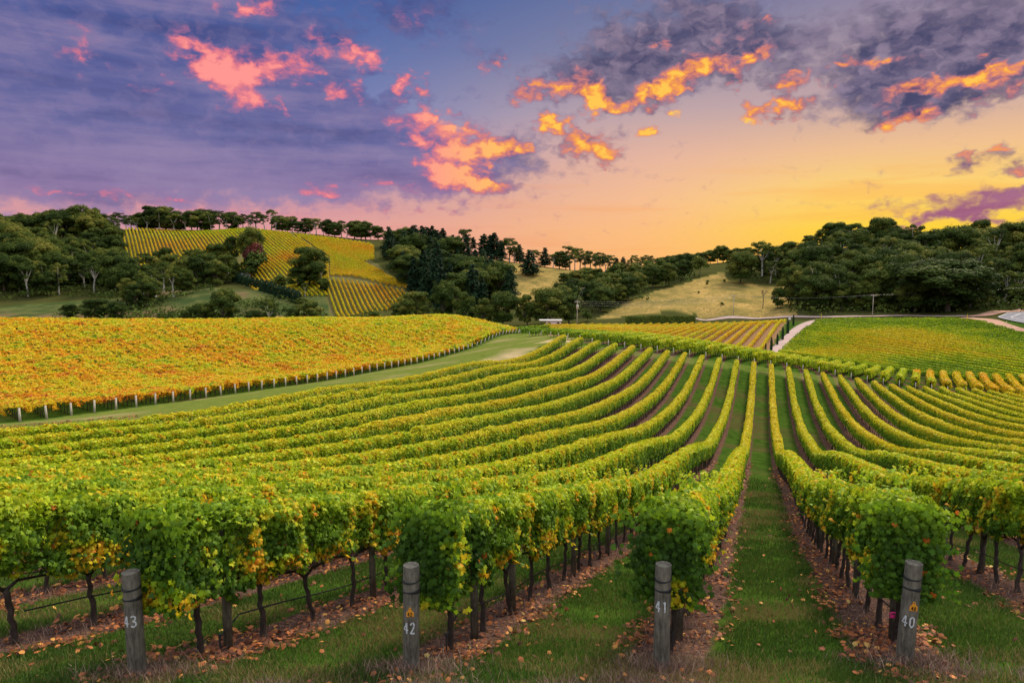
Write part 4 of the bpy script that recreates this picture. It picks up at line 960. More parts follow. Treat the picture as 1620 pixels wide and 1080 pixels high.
# single trees one can tell apart
S1 = [('gum', 488, 394, 425, 1.3, 'big dark round tree in the middle of the hill vineyard'), ('gum', 470, 425, 418, 1.0, 'dark tree left of the pale-limbed hill gum'), ('gum', 512, 440, 412, .9, 'dark tree right of the pale-limbed hill gum'), ('gum', 478, 470, 380, 1.1, 'dark low tree under the white-limbed gum'), ('open', 507, 414, 425, .9, 'pale-limbed gum in front of the big dark tree on the hill'),
      ('open', 482, 446, 400, .8, 'shorter gum with white limbs below the hill vineyard'), ('gum', 395, 361, 500, .8, 'dark green tree above the red tree'), ('red', 398, 376, 490, 1.0, 'dark red autumn tree beside the hill house'),
      ('bush', 405, 390, 485, 1.3, 'light green round tree right of the hill house'), ('gum', 365, 374, 505, .7, 'dark tree left of the red tree'), ('bush', 398, 405, 478, 1.5, 'low green tree under the hill house'),
      ('bush', 443, 431, 450, 1.4, 'small tree at the lower edge of the hill vineyard'), ('gum', 350, 456, 318, 1.0, 'dense green tree behind the orange crest, in front of the knoll'), ('open', 425, 471, 310, .8, 'thin pale-stemmed gum behind the orange crest'),
      ('bush', 385, 500, 300, .9, 'small yellow-green bush on the orange crest line'), ('gum', 150, 474, 330, 1.3, 'wide dark tree behind the orange crest at the left'), ('gum', 110, 482, 330, 1.1, 'low dark tree at the left end of the green valley'), ('gum', 185, 477, 325, .9, 'round green tree left of the pale farm track'),
      ('gum', 320, 480, 318, 1.0, 'low dark tree left of the dense valley tree'), ('gum', 495, 476, 312, 1.2, 'broad dark tree right of the thin pale-stemmed gum'), ('gum', 460, 488, 310, .9, 'low green tree beside the thin gum'), ('gum', 290, 492, 315, .9, 'low tree in the valley under the grassy knoll'), ('gum', 255, 495, 315, .8, 'leafy shrub at the foot of the grassy knoll'),
      ('gum', 400, 490, 312, 1.0, 'dark rounded tree right of the dense valley tree'), ('gum', 655, 461, 330, 1.3, 'flat-topped dark tree at the corner of the lower hill vineyard'), ('gum', 628, 480, 335, .9, 'dark tree at the foot of the lower hill vineyard'), ('bush', 590, 488, 345, 1.4, 'low hedge-like tree under the lower hill vineyard'), ('bush', 565, 494, 345, 1.2, 'low green shrub under the lower hill vineyard'),
      ('gum', 700, 444, 330, .9, 'light green gum before the conifer wood'), ('gum', 730, 462, 322, .9, 'grey-green gum behind the orange crest'), ('gum', 795, 462, 318, 1.0, 'green gum behind the shed, left one'), ('gum', 765, 472, 318, .8, 'small gum between two bigger ones before the conifers'), ('gum', 835, 466, 320, .9, 'green gum behind the shed'),
      ('gum', 872, 458, 318, 1.3, 'large domed tree right above the shed'), ('gum', 900, 468, 320, 1.0, 'domed tree beside the transformer pole'), ('bush', 930, 486, 325, .9, 'yellowish bush right of the transformer pole'), ('pine', 838, 393, 530, 1.5, 'dark bushy conifer alone on the middle dry hill'), ('pine', 792, 405, 520, 1.3, 'dark conifer on the left edge of the middle dry hill'), ('gum', 905, 440, 420, 1.5, 'large round tree below the middle dry hill'), ('gum', 945, 447, 400, 1.2, 'round tree right below the middle dry hill'),
      ('gum', 1163, 402, 432, .9, 'tall green tree at the top of the right dry hill'), ('gum', 1190, 405, 430, 1.0, 'second green tree at the top of the right dry hill'), ('gum', 1215, 400, 430, 1.1, 'dark tree right of the top of the right dry hill'), ('gum', 1240, 412, 425, 1.0, 'green tree above the bare reddish tree'),
      ('bush', 1119, 441, 395, .5, 'small round shrub high on the right dry hill'), ('bush', 1146, 440, 405, .65, 'dark round shrub under the tall trees of the dry hill'), ('bush', 1105, 461, 375, .55, 'small grey-green shrub in the middle of the dry hill'), ('bush', 1142, 478, 345, 1.1, 'wide low dark shrub near the foot of the dry hill'),
      ('bare', 1208, 444, 335, 1.0, 'bare reddish tree at the foot of the right dry hill'), ('gum', 1231, 455, 330, .7, 'green tree right of the bare reddish tree'), ('gum', 1290, 436, 322, 1.3, 'bright green rounded tree above the track junction'), ('gum', 1325, 450, 318, 1.1, 'dark green tree right of the junction tree'),
      ('gum', 1362, 448, 322, 1.0, 'green tree left of the power pole'), ('gum', 1395, 440, 320, 1.1, 'green tree behind the power pole'), ('gum', 1450, 436, 300, 1.3, 'dark green tree left of the big spreading tree'), ('gum', 1505, 412, 292, 1.9, 'very broad dark spreading tree beside the dirt road'), ('gum', 1545, 430, 300, 1.4, 'dark tree at the right side of the spreading tree'), ('gum', 1612, 450, 300, 1.1, 'dark tree at the right edge of the road bend'), ('gum', 1575, 468, 300, .8, 'low dark tree behind the dirt shoulder'),
      ('white', 1588, 424, 310, .9, 'dead white branching tree, left of two'), ('white', 1603, 420, 312, .9, 'dead white branching tree, right of two'), ('bare', 1338, 418, 335, 1.0, 'bare brown tree in the right wood'), ('bare', 1365, 415, 340, 1.0, 'second bare brown tree in the right wood'), ('bare', 1440, 412, 340, 1.0, 'bare brown tree behind the dark green trees')]
for k, px, ty, Y, wd, lab in S1: top_tree(k, px, ty, Y, lab, None, wd * .9, hmin=2)
for i in range(15):
    q = i / 14; px = 372 + 100 * q; py = 446 + 34 * q; x, y, z = hit(px, py, 330, 560, 1.0); tree('column', x, y, 7.5, 'small dark column tree at the lower edge of the hill vineyard, %s from the left' % ordw(i + 1), 'column trees below the hill vineyard', 2.6, z)
for i, (px, py, hh) in enumerate([(1211, 556, 2.6), (1220, 555, 4.2), (1229.6, 546, 3.8), (1238, 538, 4.6), (1246, 528, 5.0), (1255, 515, 4.4)]):
    x, y, z = hit(px, py, 150, 330, .5); tree('column', x, y, hh, 'narrow dark upright tree along the gravel track, %s from the left' % ordw(i + 1), 'narrow trees along the track', .75, z)
# clipped hedge in front of the dry hill
def hedge():
    rng = np.random.default_rng(77); Y = 305.0; a0, _ = ray(988, 510); a1, _ = ray(1098, 510); x0, x1 = a0 * Y, a1 * Y; n = 6500
    X = rng.uniform(x0, x1, n); f = rng.uniform(0, 1, n); g = H(np.linspace(x0, x1, 30), np.full(30, Y)); zt = 4.0 + (vnoise(np.c_[X, X * 0], .25, 3, 3) - .5) * 1.6
    y = np.where(f < .5, rng.uniform(-2, 2, n), -2 + rng.normal(0, .2, n)); z = np.where(f < .5, zt, rng.uniform(0, 1, n) * zt); N = np.c_[rng.normal(0, .4, n), np.where(f < .5, 0, -1.0), np.where(f < .5, 1.0, .4)] + rng.normal(0, .25, (n, 3))
    P = np.c_[X, Y + y, np.interp(X, np.linspace(x0, x1, 30), g) + z]; o = link('hedge', leaf_obj_mesh('hedge', P, N, .55, .35 + .45 * vnoise(P, .3, 5) + .1 * (f < .5), T_CLUMP, M_TREE, rng, .3)); tag(o, 'long dark green hedge behind the golden rows, below the dry hill', 'hedge')
hedge()
# undergrowth of the woods: one mass nobody could count
def undergrowth():
    rng = np.random.default_rng(55); P = []
    polys = [[(0, 385), (190, 385), (200, 440), (215, 490), (130, 470), (60, 475), (0, 478)], [(196, 455), (275, 424), (380, 432), (372, 450), (290, 470), (232, 498), (200, 498)], [(604, 400), (740, 415), (765, 440), (820, 490), (830, 505), (560, 505), (640, 478), (660, 465), (610, 440)],
             [(830, 505), (880, 450), (950, 434), (1040, 424), (1145, 428), (1050, 456), (985, 482), (940, 506)], [(1150, 444), (1200, 424), (1350, 394), (1640, 398), (1640, 494), (1262, 498), (1250, 452)], [(95, 500), (200, 488), (240, 500), (380, 478), (470, 480), (520, 505), (520, 512), (95, 512)]]
    cnt = [4600, 2300, 6000, 5400, 9500, 2600]
    for poly, n in zip(polys, cnt):
        xs = [p[0] for p in poly]; ys_ = [p[1] for p in poly]; px = rng.uniform(min(xs), max(xs), n // 25); py = rng.uniform(min(ys_), max(ys_), n // 25); m_ = inside(px, py, poly)
        for a, b in zip(px[m_], py[m_]):
            x, y, z = hit(a, b, 280, 680, 3.0); r = rng.uniform(2.4, 5.5); k = 45; d = rng.normal(size=(k, 3)); d /= np.linalg.norm(d, axis=1, keepdims=True); d[:, 2] = np.abs(d[:, 2]); P.append(np.c_[np.array([x, y, z]) + d * (r * 1.6, r * 1.6, r * .9), d])
    P = np.concatenate(P); o = link('undergrowth', leaf_obj_mesh('undergrowth', P[:, :3], P[:, 3:] + rng.normal(0, .4, (len(P), 3)), .95, .15 + .5 * vnoise(P[:, :3], .08, 9, 2), T_CLUMP, M_TREE, rng, .3)); tag(o, kind='stuff', label='dense low undergrowth beneath the hillside woods', cat='undergrowth')
undergrowth()
# ------------------------------------------------------------------ numbered end posts
STROKES = {'4': [[(.62, 0), (.62, 1)], [(.62, 1), (.02, .34), (.92, .34)]], '3': [[(.08, .88), (.4, 1), (.75, .85), (.72, .62), (.36, .52), (.78, .40), (.82, .14), (.45, 0), (.06, .12)]],
           '2': [[(.08, .80), (.28, .98), (.62, .97), (.78, .76), (.62, .48), (.10, .04), (.86, .02)]], '1': [[(.30, .84), (.52, 1), (.52, 0)]],
           '0': [[(.46, 1), (.14, .80), (.10, .26), (.42, 0), (.76, .22), (.80, .76), (.46, 1)]], '6': [[(.70, .96), (.26, .66), (.12, .26), (.42, 0), (.78, .22), (.62, .5), (.18, .38)]]}
def strokes_on_cyl(mb, txt, ang0, z0, hh, wd, R, sw, mi=0, jit=.0):
    tot = wd * len(txt) + wd * .22 * (len(txt) - 1); x0 = -tot / 2; rng = np.random.default_rng(len(txt) + int(z0 * 100))
    for ch in txt:
        for ln in STROKES[ch]:
            pts = []
            for (a, b), (c, d) in zip(ln[:-1], ln[1:]):
                for q in np.linspace(0, 1, 6)[:-1]: pts.append((a + (c - a) * q, b + (d - b) * q))
            pts.append(ln[-1]); pts = np.array([(x0 + p[0] * wd, z0 + p[1] * hh) for p in pts]); V = []; Fs = []
            for i, p in enumerate(pts):
                t = pts[min(i + 1, len(pts) - 1)] - pts[max(i - 1, 0)]; t /= np.linalg.norm(t) + 1e-9; nn = np.array([-t[1], t[0]]) * sw / 2 * (1 + rng.normal(0, jit))
                for s_ in (1, -1):
                    u, z = p + nn * s_; a = ang0 + u / R; V.append((math.sin(a) * R, -math.cos(a) * R, z))
            for i in range(len(pts) - 1): Fs.append((i * 2, i * 2 + 1, i * 2 + 3, i * 2 + 2))
            mb.add(V, Fs, mi)
        x0 += wd * 1.22
def end_post(px, py, Y, number, lab, h, lean, face_deg, zdig, tagz=None, tagang=0, tagtxt='42', pr=.093):
    a, b = ray(px, py); x, z = a * Y, b * Y; root = bpy.data.objects.new('end_post', None); col.objects.link(root); root.location = (x, Y, z)
    fx = math.atan2(-x, Y) * -1.0
    root.rotation_euler = (lean[1], lean[0], -math.atan2(x, Y)); tag(root, lab, 'post', 'numbered end posts')
    rng = np.random.default_rng(int(px)); mb = MB(); seg = 28; zs = [-.3, 0, .15, .35, .6, .85, 1.05, h - .02, h]; V = []
    for zz in zs:
        for k in range(seg):
            t = 2 * math.pi * k / seg; r = pr * (1.06 - .05 * zz / h) * (1 + .03 * math.sin(3 * t + zz * 2 + px) + rng.normal(0, .012)); V.append((math.cos(t) * r, math.sin(t) * r, zz))
    Fs = [(i * seg + k, i * seg + (k + 1) % seg, (i + 1) * seg + (k + 1) % seg, (i + 1) * seg + k) for i in range(len(zs) - 1) for k in range(seg)]
    mb.add(V, Fs); link('timber', mb.mesh('post_timber', M_POST, True), root)
    tp = MB(); V = [(0, 0, h + .004)] + [(math.cos(2 * math.pi * k / 20) * pr * 1.01, math.sin(2 * math.pi * k / 20) * pr * 1.01, h - .001) for k in range(20)]
    tp.add(V, [(0, k, k % 20 + 1) for k in range(1, 21)]); link('cut_end', tp.mesh('cut_end', M_POST), root)
    for i, zz in enumerate([h - .17, h - .185, h - .30, h - .312, h - .318]):
        w_ = MB(); w_.tube([(math.cos(t) * (pr * 1.05), math.sin(t) * (pr * 1.05), zz + .012 * math.sin(t + i)) for t in np.linspace(0, 2 * math.pi, 25)], .0065 if i != 3 else .009, 5, False); link('wire_wrap', w_.mesh('wire_wrap', M_HOSE, True), root)
    w_ = MB(); w_.tube([(math.cos(t) * (pr * 1.045), math.sin(t) * (pr * 1.045), h - .43) for t in np.linspace(0, 2 * math.pi, 25)], .0028, 5, False); link('wire_wrap', w_.mesh('wire_thin', M_WIRE, True), root)
    d = MB(); strokes_on_cyl(d, number, math.radians(face_deg), zdig, .135, .066, pr * 1.115, .017, 0, .12); link('painted_number', d.mesh('painted_number', M_PAINT), root)
    if tagz:
        g = MB(); R1 = pr * 1.10; an = math.radians(tagang); prof = [(-.042, 0), (.042, 0), (.042, .055), (.016, .082), (.012, .115), (-.012, .115), (-.016, .082), (-.042, .055)]
        V = [(math.sin(an + u / R1) * rr, -math.cos(an + u / R1) * rr, tagz + w) for rr in (R1, R1 + .006) for u, w in prof]
        g.add(V, [tuple(range(8, 16))] + [(i, (i + 1) % 8, 8 + (i + 1) % 8, 8 + i) for i in range(8)]); t_ = link('tag', g.mesh('tag', M_TAG), root)
        k = MB(); strokes_on_cyl(k, tagtxt, an, tagz + .010, .046, .026, R1 + .008, .0075); link('tag_number', k.mesh('tag_number', M_BLACK), t_)
        k = MB(); k.tube([(math.sin(an) * (R1 + .004), -math.cos(an) * (R1 + .004), tagz + .102), (math.sin(an) * (R1 + .012), -math.cos(an) * (R1 + .012), tagz + .102)], .006, 8); link('nail', k.mesh('nail', M_STEEL), t_)
    return (x, Y, z)
PB = {}
PB[-2] = end_post(219, 1076, 7.55, '43', 'weathered wooden end post painted 43, left of the others', 1.33, (-.012, 0), -24, .71)
PB[-1] = end_post(651, 1058, 7.75, '42', 'weathered wooden end post painted 42 with an orange tag', 1.30, (.012, 0), -14, .50, .71, -9, '42')
PB[0] = end_post(1046, 1057, 7.85, '41', 'weathered wooden end post painted 41 without a tag', 1.32, (.0, 0), -8, .76)
PB[1] = end_post(1430, 1055, 7.9, '40', 'leaning wooden end post painted 40 with an orange tag', 1.34, (.03, 0), 0, .57, .78, 22, '40')
# line posts among the near vines
for n, ys_ in {-2: [8.72, 12.1, 15.8, 19.2, 22.6], -1: [9.45, 10.95, 14.7, 18.1, 21.6, 25.1], 0: [9.2, 12.6, 16.1, 19.6, 23.0], 1: [9.05, 12.5, 16.0, 19.5, 23.0], 2: [14.3, 17.2, 20.6], -3: [11.6, 15.0, 18.4], -4: [14.5, 18], 3: [22.5, 26]}.items():
    for i, y in enumerate(ys_):
        x = rowx(n, y) + .05; o = link('line_post', ME_LPOST, None, (x, y, h1(x, y)), random.uniform(0, 6)); o.scale = (1.15, 1.15, 1.02)
        tag(o, 'grey line post, %s from the front in the %s' % (ordw(i + 1), rowname(n).replace('the row', 'row')), 'post', 'line posts among the vines')
# watering hose and wires of each near row
for n in range(-4, 5):
    y0 = 9.0 if n in POSTNO else max(9.0, CUT[n] * .3); ys_ = np.arange(8.95 if n in POSTNO else 9.0, 40, .8); mb = MB()
    pts = [(rowx(n, y) + .03, y, h1(rowx(n, y), y) + .45 + .03 * math.sin(y * 1.7 + n)) for y in ys_]
    if n in POSTNO: pts = [(pts[0][0] - .12, pts[0][1] - .35, pts[0][2] - .16 + .02)] + pts
    mb.tube(pts, .011, 6, False); o = link('watering_hose', mb.mesh('hose', M_HOSE, True)); tag(o, 'thin black watering hose strung low along %s' % rowname(n), 'hose', 'watering hoses')
    if n in POSTNO:
        p = pts[0]; s_ = MB(); g = h1(p[0], p[1]); s_.tube([(p[0], p[1], g - .2), (p[0], p[1], p[2] + .02)], .012, 6); s_.box((p[0], p[1], p[2] + .02), (.03, .03, .05)); tag(link('hose_stake', s_.mesh('hose_stake', M_STEEL)), 'short dark stake ending the hose of %s' % rowname(n), 'stake', 'hose stakes')
        bx_, by_, bz_ = PB[n]
        for j, (hz, dz) in enumerate([(1.12, 1.30), (1.00, .95)]):
            w_ = MB(); q = [(bx_, by_, bz_ + hz)] + [(rowx(n, y), y, h1(rowx(n, y), y) + dz) for y in np.arange(9.2, 26, 2.0)]; w_.tube(q, .004, 5, False)
            tag(link('trellis_wire', w_.mesh('trellis_wire', M_WIRE, True)), '%s trellis wire running back from post %d' % (('upper', 'lower')[j], POSTNO[n]), 'wire', 'trellis wires')
# second hose visible in front at the left: tied to post 43
mb = MB(); q = []
for i in range(14):
    t = i / 13; x = PB[-2][0] - .1 - 3.6 * t; y = PB[-2][1] + 1.25 * t; q.append((x, y, PB[-2][2] + 1.0 - .62 * t - .10 * math.sin(math.pi * t)))
# pink ribbon on the first vine of row 40
x, y = rowx(1, 8.8), 8.8; z = h1(x, y); rb = MB()
rb.tube([(x + .05 * math.cos(t), y + .05 * math.sin(t), z + .42) for t in np.linspace(0, 6.28, 13)], .013, 5, False)
for s_ in (-1, 1): rb.add([(x, y - .055, z + .42), (x + .10 * s_, y - .08, z + .47), (x + .12 * s_, y - .09, z + .42), (x + .01 * s_, y - .06, z + .40)], [(0, 1, 2, 3)])
tag(link('pink_ribbon', rb.mesh('ribbon', M_PINK)), 'bright pink plastic ribbon tied round the end vine behind post 40', 'ribbon')

# ------------------------------------------------------------------ track, road and verge
def road_strip(name, cl, wl, wr, mat, dz, kind='structure', n=60):
    cl = np.array(cl, float); d = np.r_[0, np.cumsum(np.hypot(*np.diff(cl, axis=0).T))]; L = np.linspace(0, d[-1], n); X = np.interp(L, d, cl[:, 0]); Y = np.interp(L, d, cl[:, 1])
    for _ in range(12): X[1:-1] = (X[:-2] + 2 * X[1:-1] + X[2:]) / 4; Y[1:-1] = (Y[:-2] + 2 * Y[1:-1] + Y[2:]) / 4
    tx, ty = np.gradient(X), np.gradient(Y); l = np.hypot(tx, ty); nx, ny = -ty / l, tx / l
    wl_ = np.interp(np.linspace(0, 1, n), np.linspace(0, 1, len(wl)), wl); wr_ = np.interp(np.linspace(0, 1, n), np.linspace(0, 1, len(wr)), wr); V = []
    cols = 6; k = np.linspace(0, 1, cols)
    A = np.c_[X + nx * wl_, Y + ny * wl_]; B = np.c_[X - nx * wr_, Y - ny * wr_]
    P = A[:, None] * (1 - k[None, :, None]) + B[:, None] * k[None, :, None]; P = P.reshape(-1, 2); Z = H(P[:, 0], P[:, 1]) + dz + vnoise(P, .05, 2, 2) * 0
    Z = Z + (vnoise(P, 0.05, 2, 2) - .5) * np.clip((np.hypot(P[:, 0], P[:, 1]) - 260) / 100, 0, 1) * 2.5 + (vnoise(P, 0.8, 1, 3) - 0.5) * 0.10 + .10
    V = np.c_[P, Z]; i = np.arange(n - 1)[:, None] * cols; j = np.arange(cols - 1)[None]; Q = np.stack([i + j, i + j + 1, i + cols + j + 1, i + cols + j], -1).reshape(-1, 4)
    o = link(name, mesh_np(name, V, Q, mat, smooth=True)); tag(o, kind=kind); return o
def pl(pts, y0=150, y1=420): return [hit(a, b, y0, y1, .5)[:2] for a, b in pts]
TR = pl([(1220, 560), (1236, 547), (1250, 533), (1262, 521), (1276, 512), (1300, 507), (1345, 505)])
road_strip('gravel_track', TR, [1.9, 1.9, 2.1, 3.2], [1.9, 1.9, 2.1, 3.2], M_TRACK, .06)
road_strip('gravel_road', pl([(1098, 504), (1180, 503), (1280, 502), (1400, 501)], 270, 400) + pl([(1500, 500), (1545, 501)], 255, 400), [1.7, 1.7, 1.9], [1.7, 1.7, 1.9], M_TRACK, .14, n=80)
road_strip('dirt_shoulder', [hit(1520, 503, 200, 330, .5)[:2], hit(1552, 506, 200, 330, .5)[:2], hit(1580, 515, 180, 330, .5)[:2], hit(1612, 524, 180, 330, .5)[:2], (176, 212), (186, 198)], [1.5, 4, 3, 2.5, 2], [1.5, 2.5, 2, 2, 2], M_DIRT, .16)
road_strip('dirt_road', [hit(1530, 501, 200, 330, .5)[:2], (186, 268), (204, 281), (232, 296)], [2, 3.5, 3, 3], [2, 2.5, 2, 2], M_DIRT, .18)
# the paved road bends in from the right edge
RC = [(262, 300), (232, 288), (206, 273), (187, 257), (179, 240), (181, 224), (192, 208), (210, 192)]
road_strip('asphalt_road', RC, [4.2], [4.2], M_ASPH, .26, n=70)
road_strip('road_edge_line', RC, [4.0], [-3.75], M_LINE, .30, n=70); road_strip('road_centre_line', RC, [.14], [.14], M_LINE, .30, n=70); road_strip('road_edge_line', RC, [-3.75], [4.0], M_LINE, .30, n=70)
for i, (px, py, hh) in enumerate([(1299, 504, 2.3), (1530, 508, 2.6), (1534, 511, 1.6), (1592, 513, 1.0), (1600, 518, 1.0)]):
    x, y, z = hit(px, py, 200, 330, .5); g = bpy.data.objects.new('guide_post', None); col.objects.link(g); g.location = (x, y, z)
    mb = MB(); mb.box((0, 0, hh / 2), (.22, .10, hh)); link('stem', mb.mesh('stem', M_WHITE if i > 2 else M_YELLOW), g); mb = MB(); mb.box((0, -.06, hh - .25), (.24, .05, .3)); link('reflector', mb.mesh('reflector', M_YELLOW if i > 2 else M_STEEL), g)
    tag(g, ['thin yellow marker standing at the track junction', 'tall yellow marker at the start of the dirt shoulder', 'shorter yellow marker beside the dirt shoulder', 'white guide post in the verge of the bend, left one', 'white guide post in the verge of the bend, right one'][i], 'marker', 'road markers')
x, y, z = hit(1249, 510, 200, 330, .5); g = bpy.data.objects.new('sign', None); col.objects.link(g); g.location = (x, y, z); mb = MB(); mb.tube([(0, .06, -.1), (0, .06, 1.9)], .06, 6); link('post', mb.mesh('post', M_STEEL), g); mb = MB(); mb.box((0, 0, 1.6), (1.0, .05, 1.0)); link('board', mb.mesh('board', M_WHITE), g); tag(g, 'small blank white board at the start of the gravel track', 'sign')

# ------------------------------------------------------------------ power poles and lines
def pole(px, pyb, Y, h, lab, arm=True, trans=False):
    a, b = ray(px, pyb); x = a * Y; z = h1(x, Y); g = bpy.data.objects.new('power_pole', None); col.objects.link(g); g.location = (x, Y, z); tag(g, lab, 'power pole', 'power poles')
    mb = MB(); mb.tube([(0, 0, -.4), (0, 0, h)], [.16, .11], 8); link('pole', mb.mesh('pole', M_POSTLIGHT, True), g)
    if arm:
        mb = MB(); mb.box((0, -.2, h - .5), (2.4, .16, .18)); ar = link('crossarm', mb.mesh('crossarm', M_POSTLIGHT), g)
        for q in (-1.0, -.35, .35, 1.0): i_ = MB(); i_.tube([(q, -.2, h - .4), (q, -.2, h - .1)], [.09, .05], 8); link('insulator', i_.mesh('insulator', M_POSTLIGHT, True), ar)
    if trans: mb = MB(); mb.tube([(.0, -.65, h - 3.6), (0, -.65, h - 1.6)], .5, 12); mb.box((0, -.25, h - 2.6), (.5, .5, .2)); link('transformer', mb.mesh('transformer', M_POSTLIGHT, True), g)
    return np.array([x, Y, z + h - .1])
P1 = pole(913, 512, 288, 11.8, 'power pole with a transformer right of the small shed', True, True); P2 = pole(1160, 503, 326, 9.6, 'thin dark power pole at the foot of the dry hill'); P3 = pole(1380, 503, 292, 9.6, 'power pole beside the gravel road before the wood')
P4 = pole(1705, 503, 285, 11.0, 'power pole right of the road bend'); P0 = pole(924, 470, 372, 9.5, 'thin pole standing behind the transformer pole', True)
for (A_, B_, lab, m_) in [(P1, P2, 'power lines from the transformer pole to the dry hill pole', 3), (P2, P3, 'power lines along the gravel road before the right wood', 2), (P3, P4, 'power lines from the road pole towards the bend', 1), (P0, P1, 'power lines behind the transformer pole', 2)]:
    mb = MB()
    for j in range(m_):
        off = np.array([-1.0 + j * .95, 0, -.9 * j if m_ > 2 else 0]); mb.tube([A_ + off + (B_ - A_) * t - np.array([0, 0, 3.2 * 4 * t * (1 - t) * .45]) for t in np.linspace(0, 1, 15)], .028, 4, False)
    tag(link('power_line', mb.mesh('power_line', M_WIRE, True)), lab, 'power line', 'power lines')

# ------------------------------------------------------------------ buildings
def house(px, py, Y, L, D_, hh, roofm, wallm, lab, rz=0.0, rise=1.6, name='house', flat=False, dz=0.0, open_left=0.0):
    a, b = ray(px, py); x = a * Y; z = h1(x, Y) + dz; g = bpy.data.objects.new(name, None); col.objects.link(g); g.location = (x, Y, z); g.rotation_euler = (0, 0, rz); tag(g, lab, 'house' if name == 'house' else 'shed')
    mb = MB(); mb.box((open_left / 2, 0, hh / 2 - .8), (L - open_left, D_, hh + 1.6)); link('wall', mb.mesh('wall', wallm), g); mb = MB(); o = .5
    if flat:
        mb.box((0, 0, hh + .13), (L + .8, D_ + .8, .26)); link('roof', mb.mesh('roof', roofm), g)
        for q in (-L / 2 + .15,): p_ = MB(); p_.box((q, -D_ / 2, hh / 2 - .4), (.18, .18, hh + .8)); link('support_post', p_.mesh('support_post', M_STEEL), g)
    else:
        V = [(-L / 2 - o, -D_ / 2 - o, hh), (L / 2 + o, -D_ / 2 - o, hh), (L / 2 + o, D_ / 2 + o, hh), (-L / 2 - o, D_ / 2 + o, hh), (-L / 2 + 1.5, 0, hh + rise), (L / 2 - 1.5, 0, hh + rise)]
        mb.add(V, [(0, 1, 5, 4), (1, 2, 5), (2, 3, 4, 5), (3, 0, 4), (0, 3, 2, 1)]); rf = link('roof', mb.mesh('roof', roofm), g); c = MB(); c.box((L * .2, .6, hh + rise), (.7, .7, 1.6)); link('chimney', c.mesh('chimney', M_BRICK), rf)
    for q in np.linspace(-L / 2 + open_left + 1.0, L / 2 - 1.0, max(2, int((L - open_left) / 2.6))):
        w_ = MB(); w_.box((q, -D_ / 2 - .02, hh * .52), (.9, .06, hh * .5)); fr_ = link('window', w_.mesh('window', M_DARKGLASS), g); f2 = MB(); f2.box((q, -D_ / 2 - .03, hh * .52 - hh * .27), (1.1, .12, .08)); link('sill', f2.mesh('sill', M_WHITE), fr_)
    return g
house(871, 520, 236, 7.0, 3.2, 2.1, M_ROOF, M_SHED, 'small flat-roofed pale shed with an open left bay behind the green rows', 0, name='shed', flat=True, open_left=1.9, dz=.6)
house(386, 411, 478, 8, 6, 2.4, M_ROOF, M_SHED, 'white-roofed house half hidden by trees in the hill vineyard', .2)
house(745, 402, 556, 12, 7, 2.6, M_ROOFPINK, M_BRICK, 'low brick house on top of the middle hill between conifers', .1, 2.0)
house(1288, 422, 432, 9, 6, 3.0, M_ROOFPINK, M_WHITE, 'pale roofed house peeking out of the right wood', .3, 2.2, dz=6)
mb = MB()
# ------------------------------------------------------------------ grass, weeds and fallen leaves near the camera
def fov(X, Y, m=.82): return np.abs(X / np.maximum(Y, .1)) < m
def row_dist(X, Y):
    f = (X - RD * (Y - 7.83) - R0) / RS; return np.abs(f - np.round(f)) * RS * math.cos(AZ)
def scatter(n, ymin, ymax, rng, pw=1.0):
    Y = ymin + (ymax - ymin) * rng.uniform(0, 1, n) ** pw; X = rng.uniform(-1.0, 1.0, n) * (Y * .82 + 1.6); return X, Y
def ground_z(X, Y):
    P2 = np.c_[X, Y]; return H(X, Y) + (vnoise(P2, 0.8, 1, 3) - 0.5) * 0.10
def blades(name, X, Y, hgt, wid, tint, mat, rng, bend=.5, lab=None, cat=None):
    n = len(X); Z = ground_z(X, Y) - .01; a = rng.uniform(0, 6.28, n); dx, dy = np.cos(a), np.sin(a); b = rng.uniform(.1, 1, n) * bend * hgt
    e = rng.uniform(0, 6.28, n); bx_, by_ = np.cos(e) * b, np.sin(e) * b; w = wid / 2
    V = np.stack([np.c_[X - dx * w, Y - dy * w, Z], np.c_[X + dx * w, Y + dy * w, Z], np.c_[X - dx * w * .8 + bx_ * .35, Y - dy * w * .8 + by_ * .35, Z + hgt * .55], np.c_[X + dx * w * .8 + bx_ * .35, Y + dy * w * .8 + by_ * .35, Z + hgt * .55], np.c_[X + bx_, Y + by_, Z + hgt]], 1).reshape(-1, 3)
    Fc = np.array([(0, 1, 3), (0, 3, 2), (2, 3, 4)])[None] + (np.arange(n) * 5)[:, None, None]
    o = link(name, mesh_np(name, V, Fc.reshape(-1, 3), mat, {'tint': ('FACE', np.repeat(np.clip(tint, 0, 1), 3)), 'val': ('FACE', np.repeat(rng.uniform(0, 1, n), 3))})); tag(o, lab, cat, kind='stuff')
rng = np.random.default_rng(11)
X, Y = scatter(820000, 4.8, 48, rng, 1.45)
d = row_dist(X, Y) + (vnoise(np.c_[X, Y], 1.2, 4) - .5) * .5
inrow = (Y > 8.2 + .3 * (vnoise(np.c_[X, Y], 1.0, 8) - .5)); patch = vnoise(np.c_[X, Y], .7, 6, 3)
dens = np.where(inrow, np.clip((d - .42) * 5, 0, 1), 1.0) * np.clip((patch - .22) * 5, .25, 1) * np.clip((48 - Y) / 20, 0, 1)
keep = rng.uniform(0, 1, len(X)) < dens; X, Y, patch = X[keep], Y[keep], patch[keep]
brown = np.clip((vnoise(np.c_[X, Y], .45, 12, 3) - .56) * 7, 0, 1) * .9
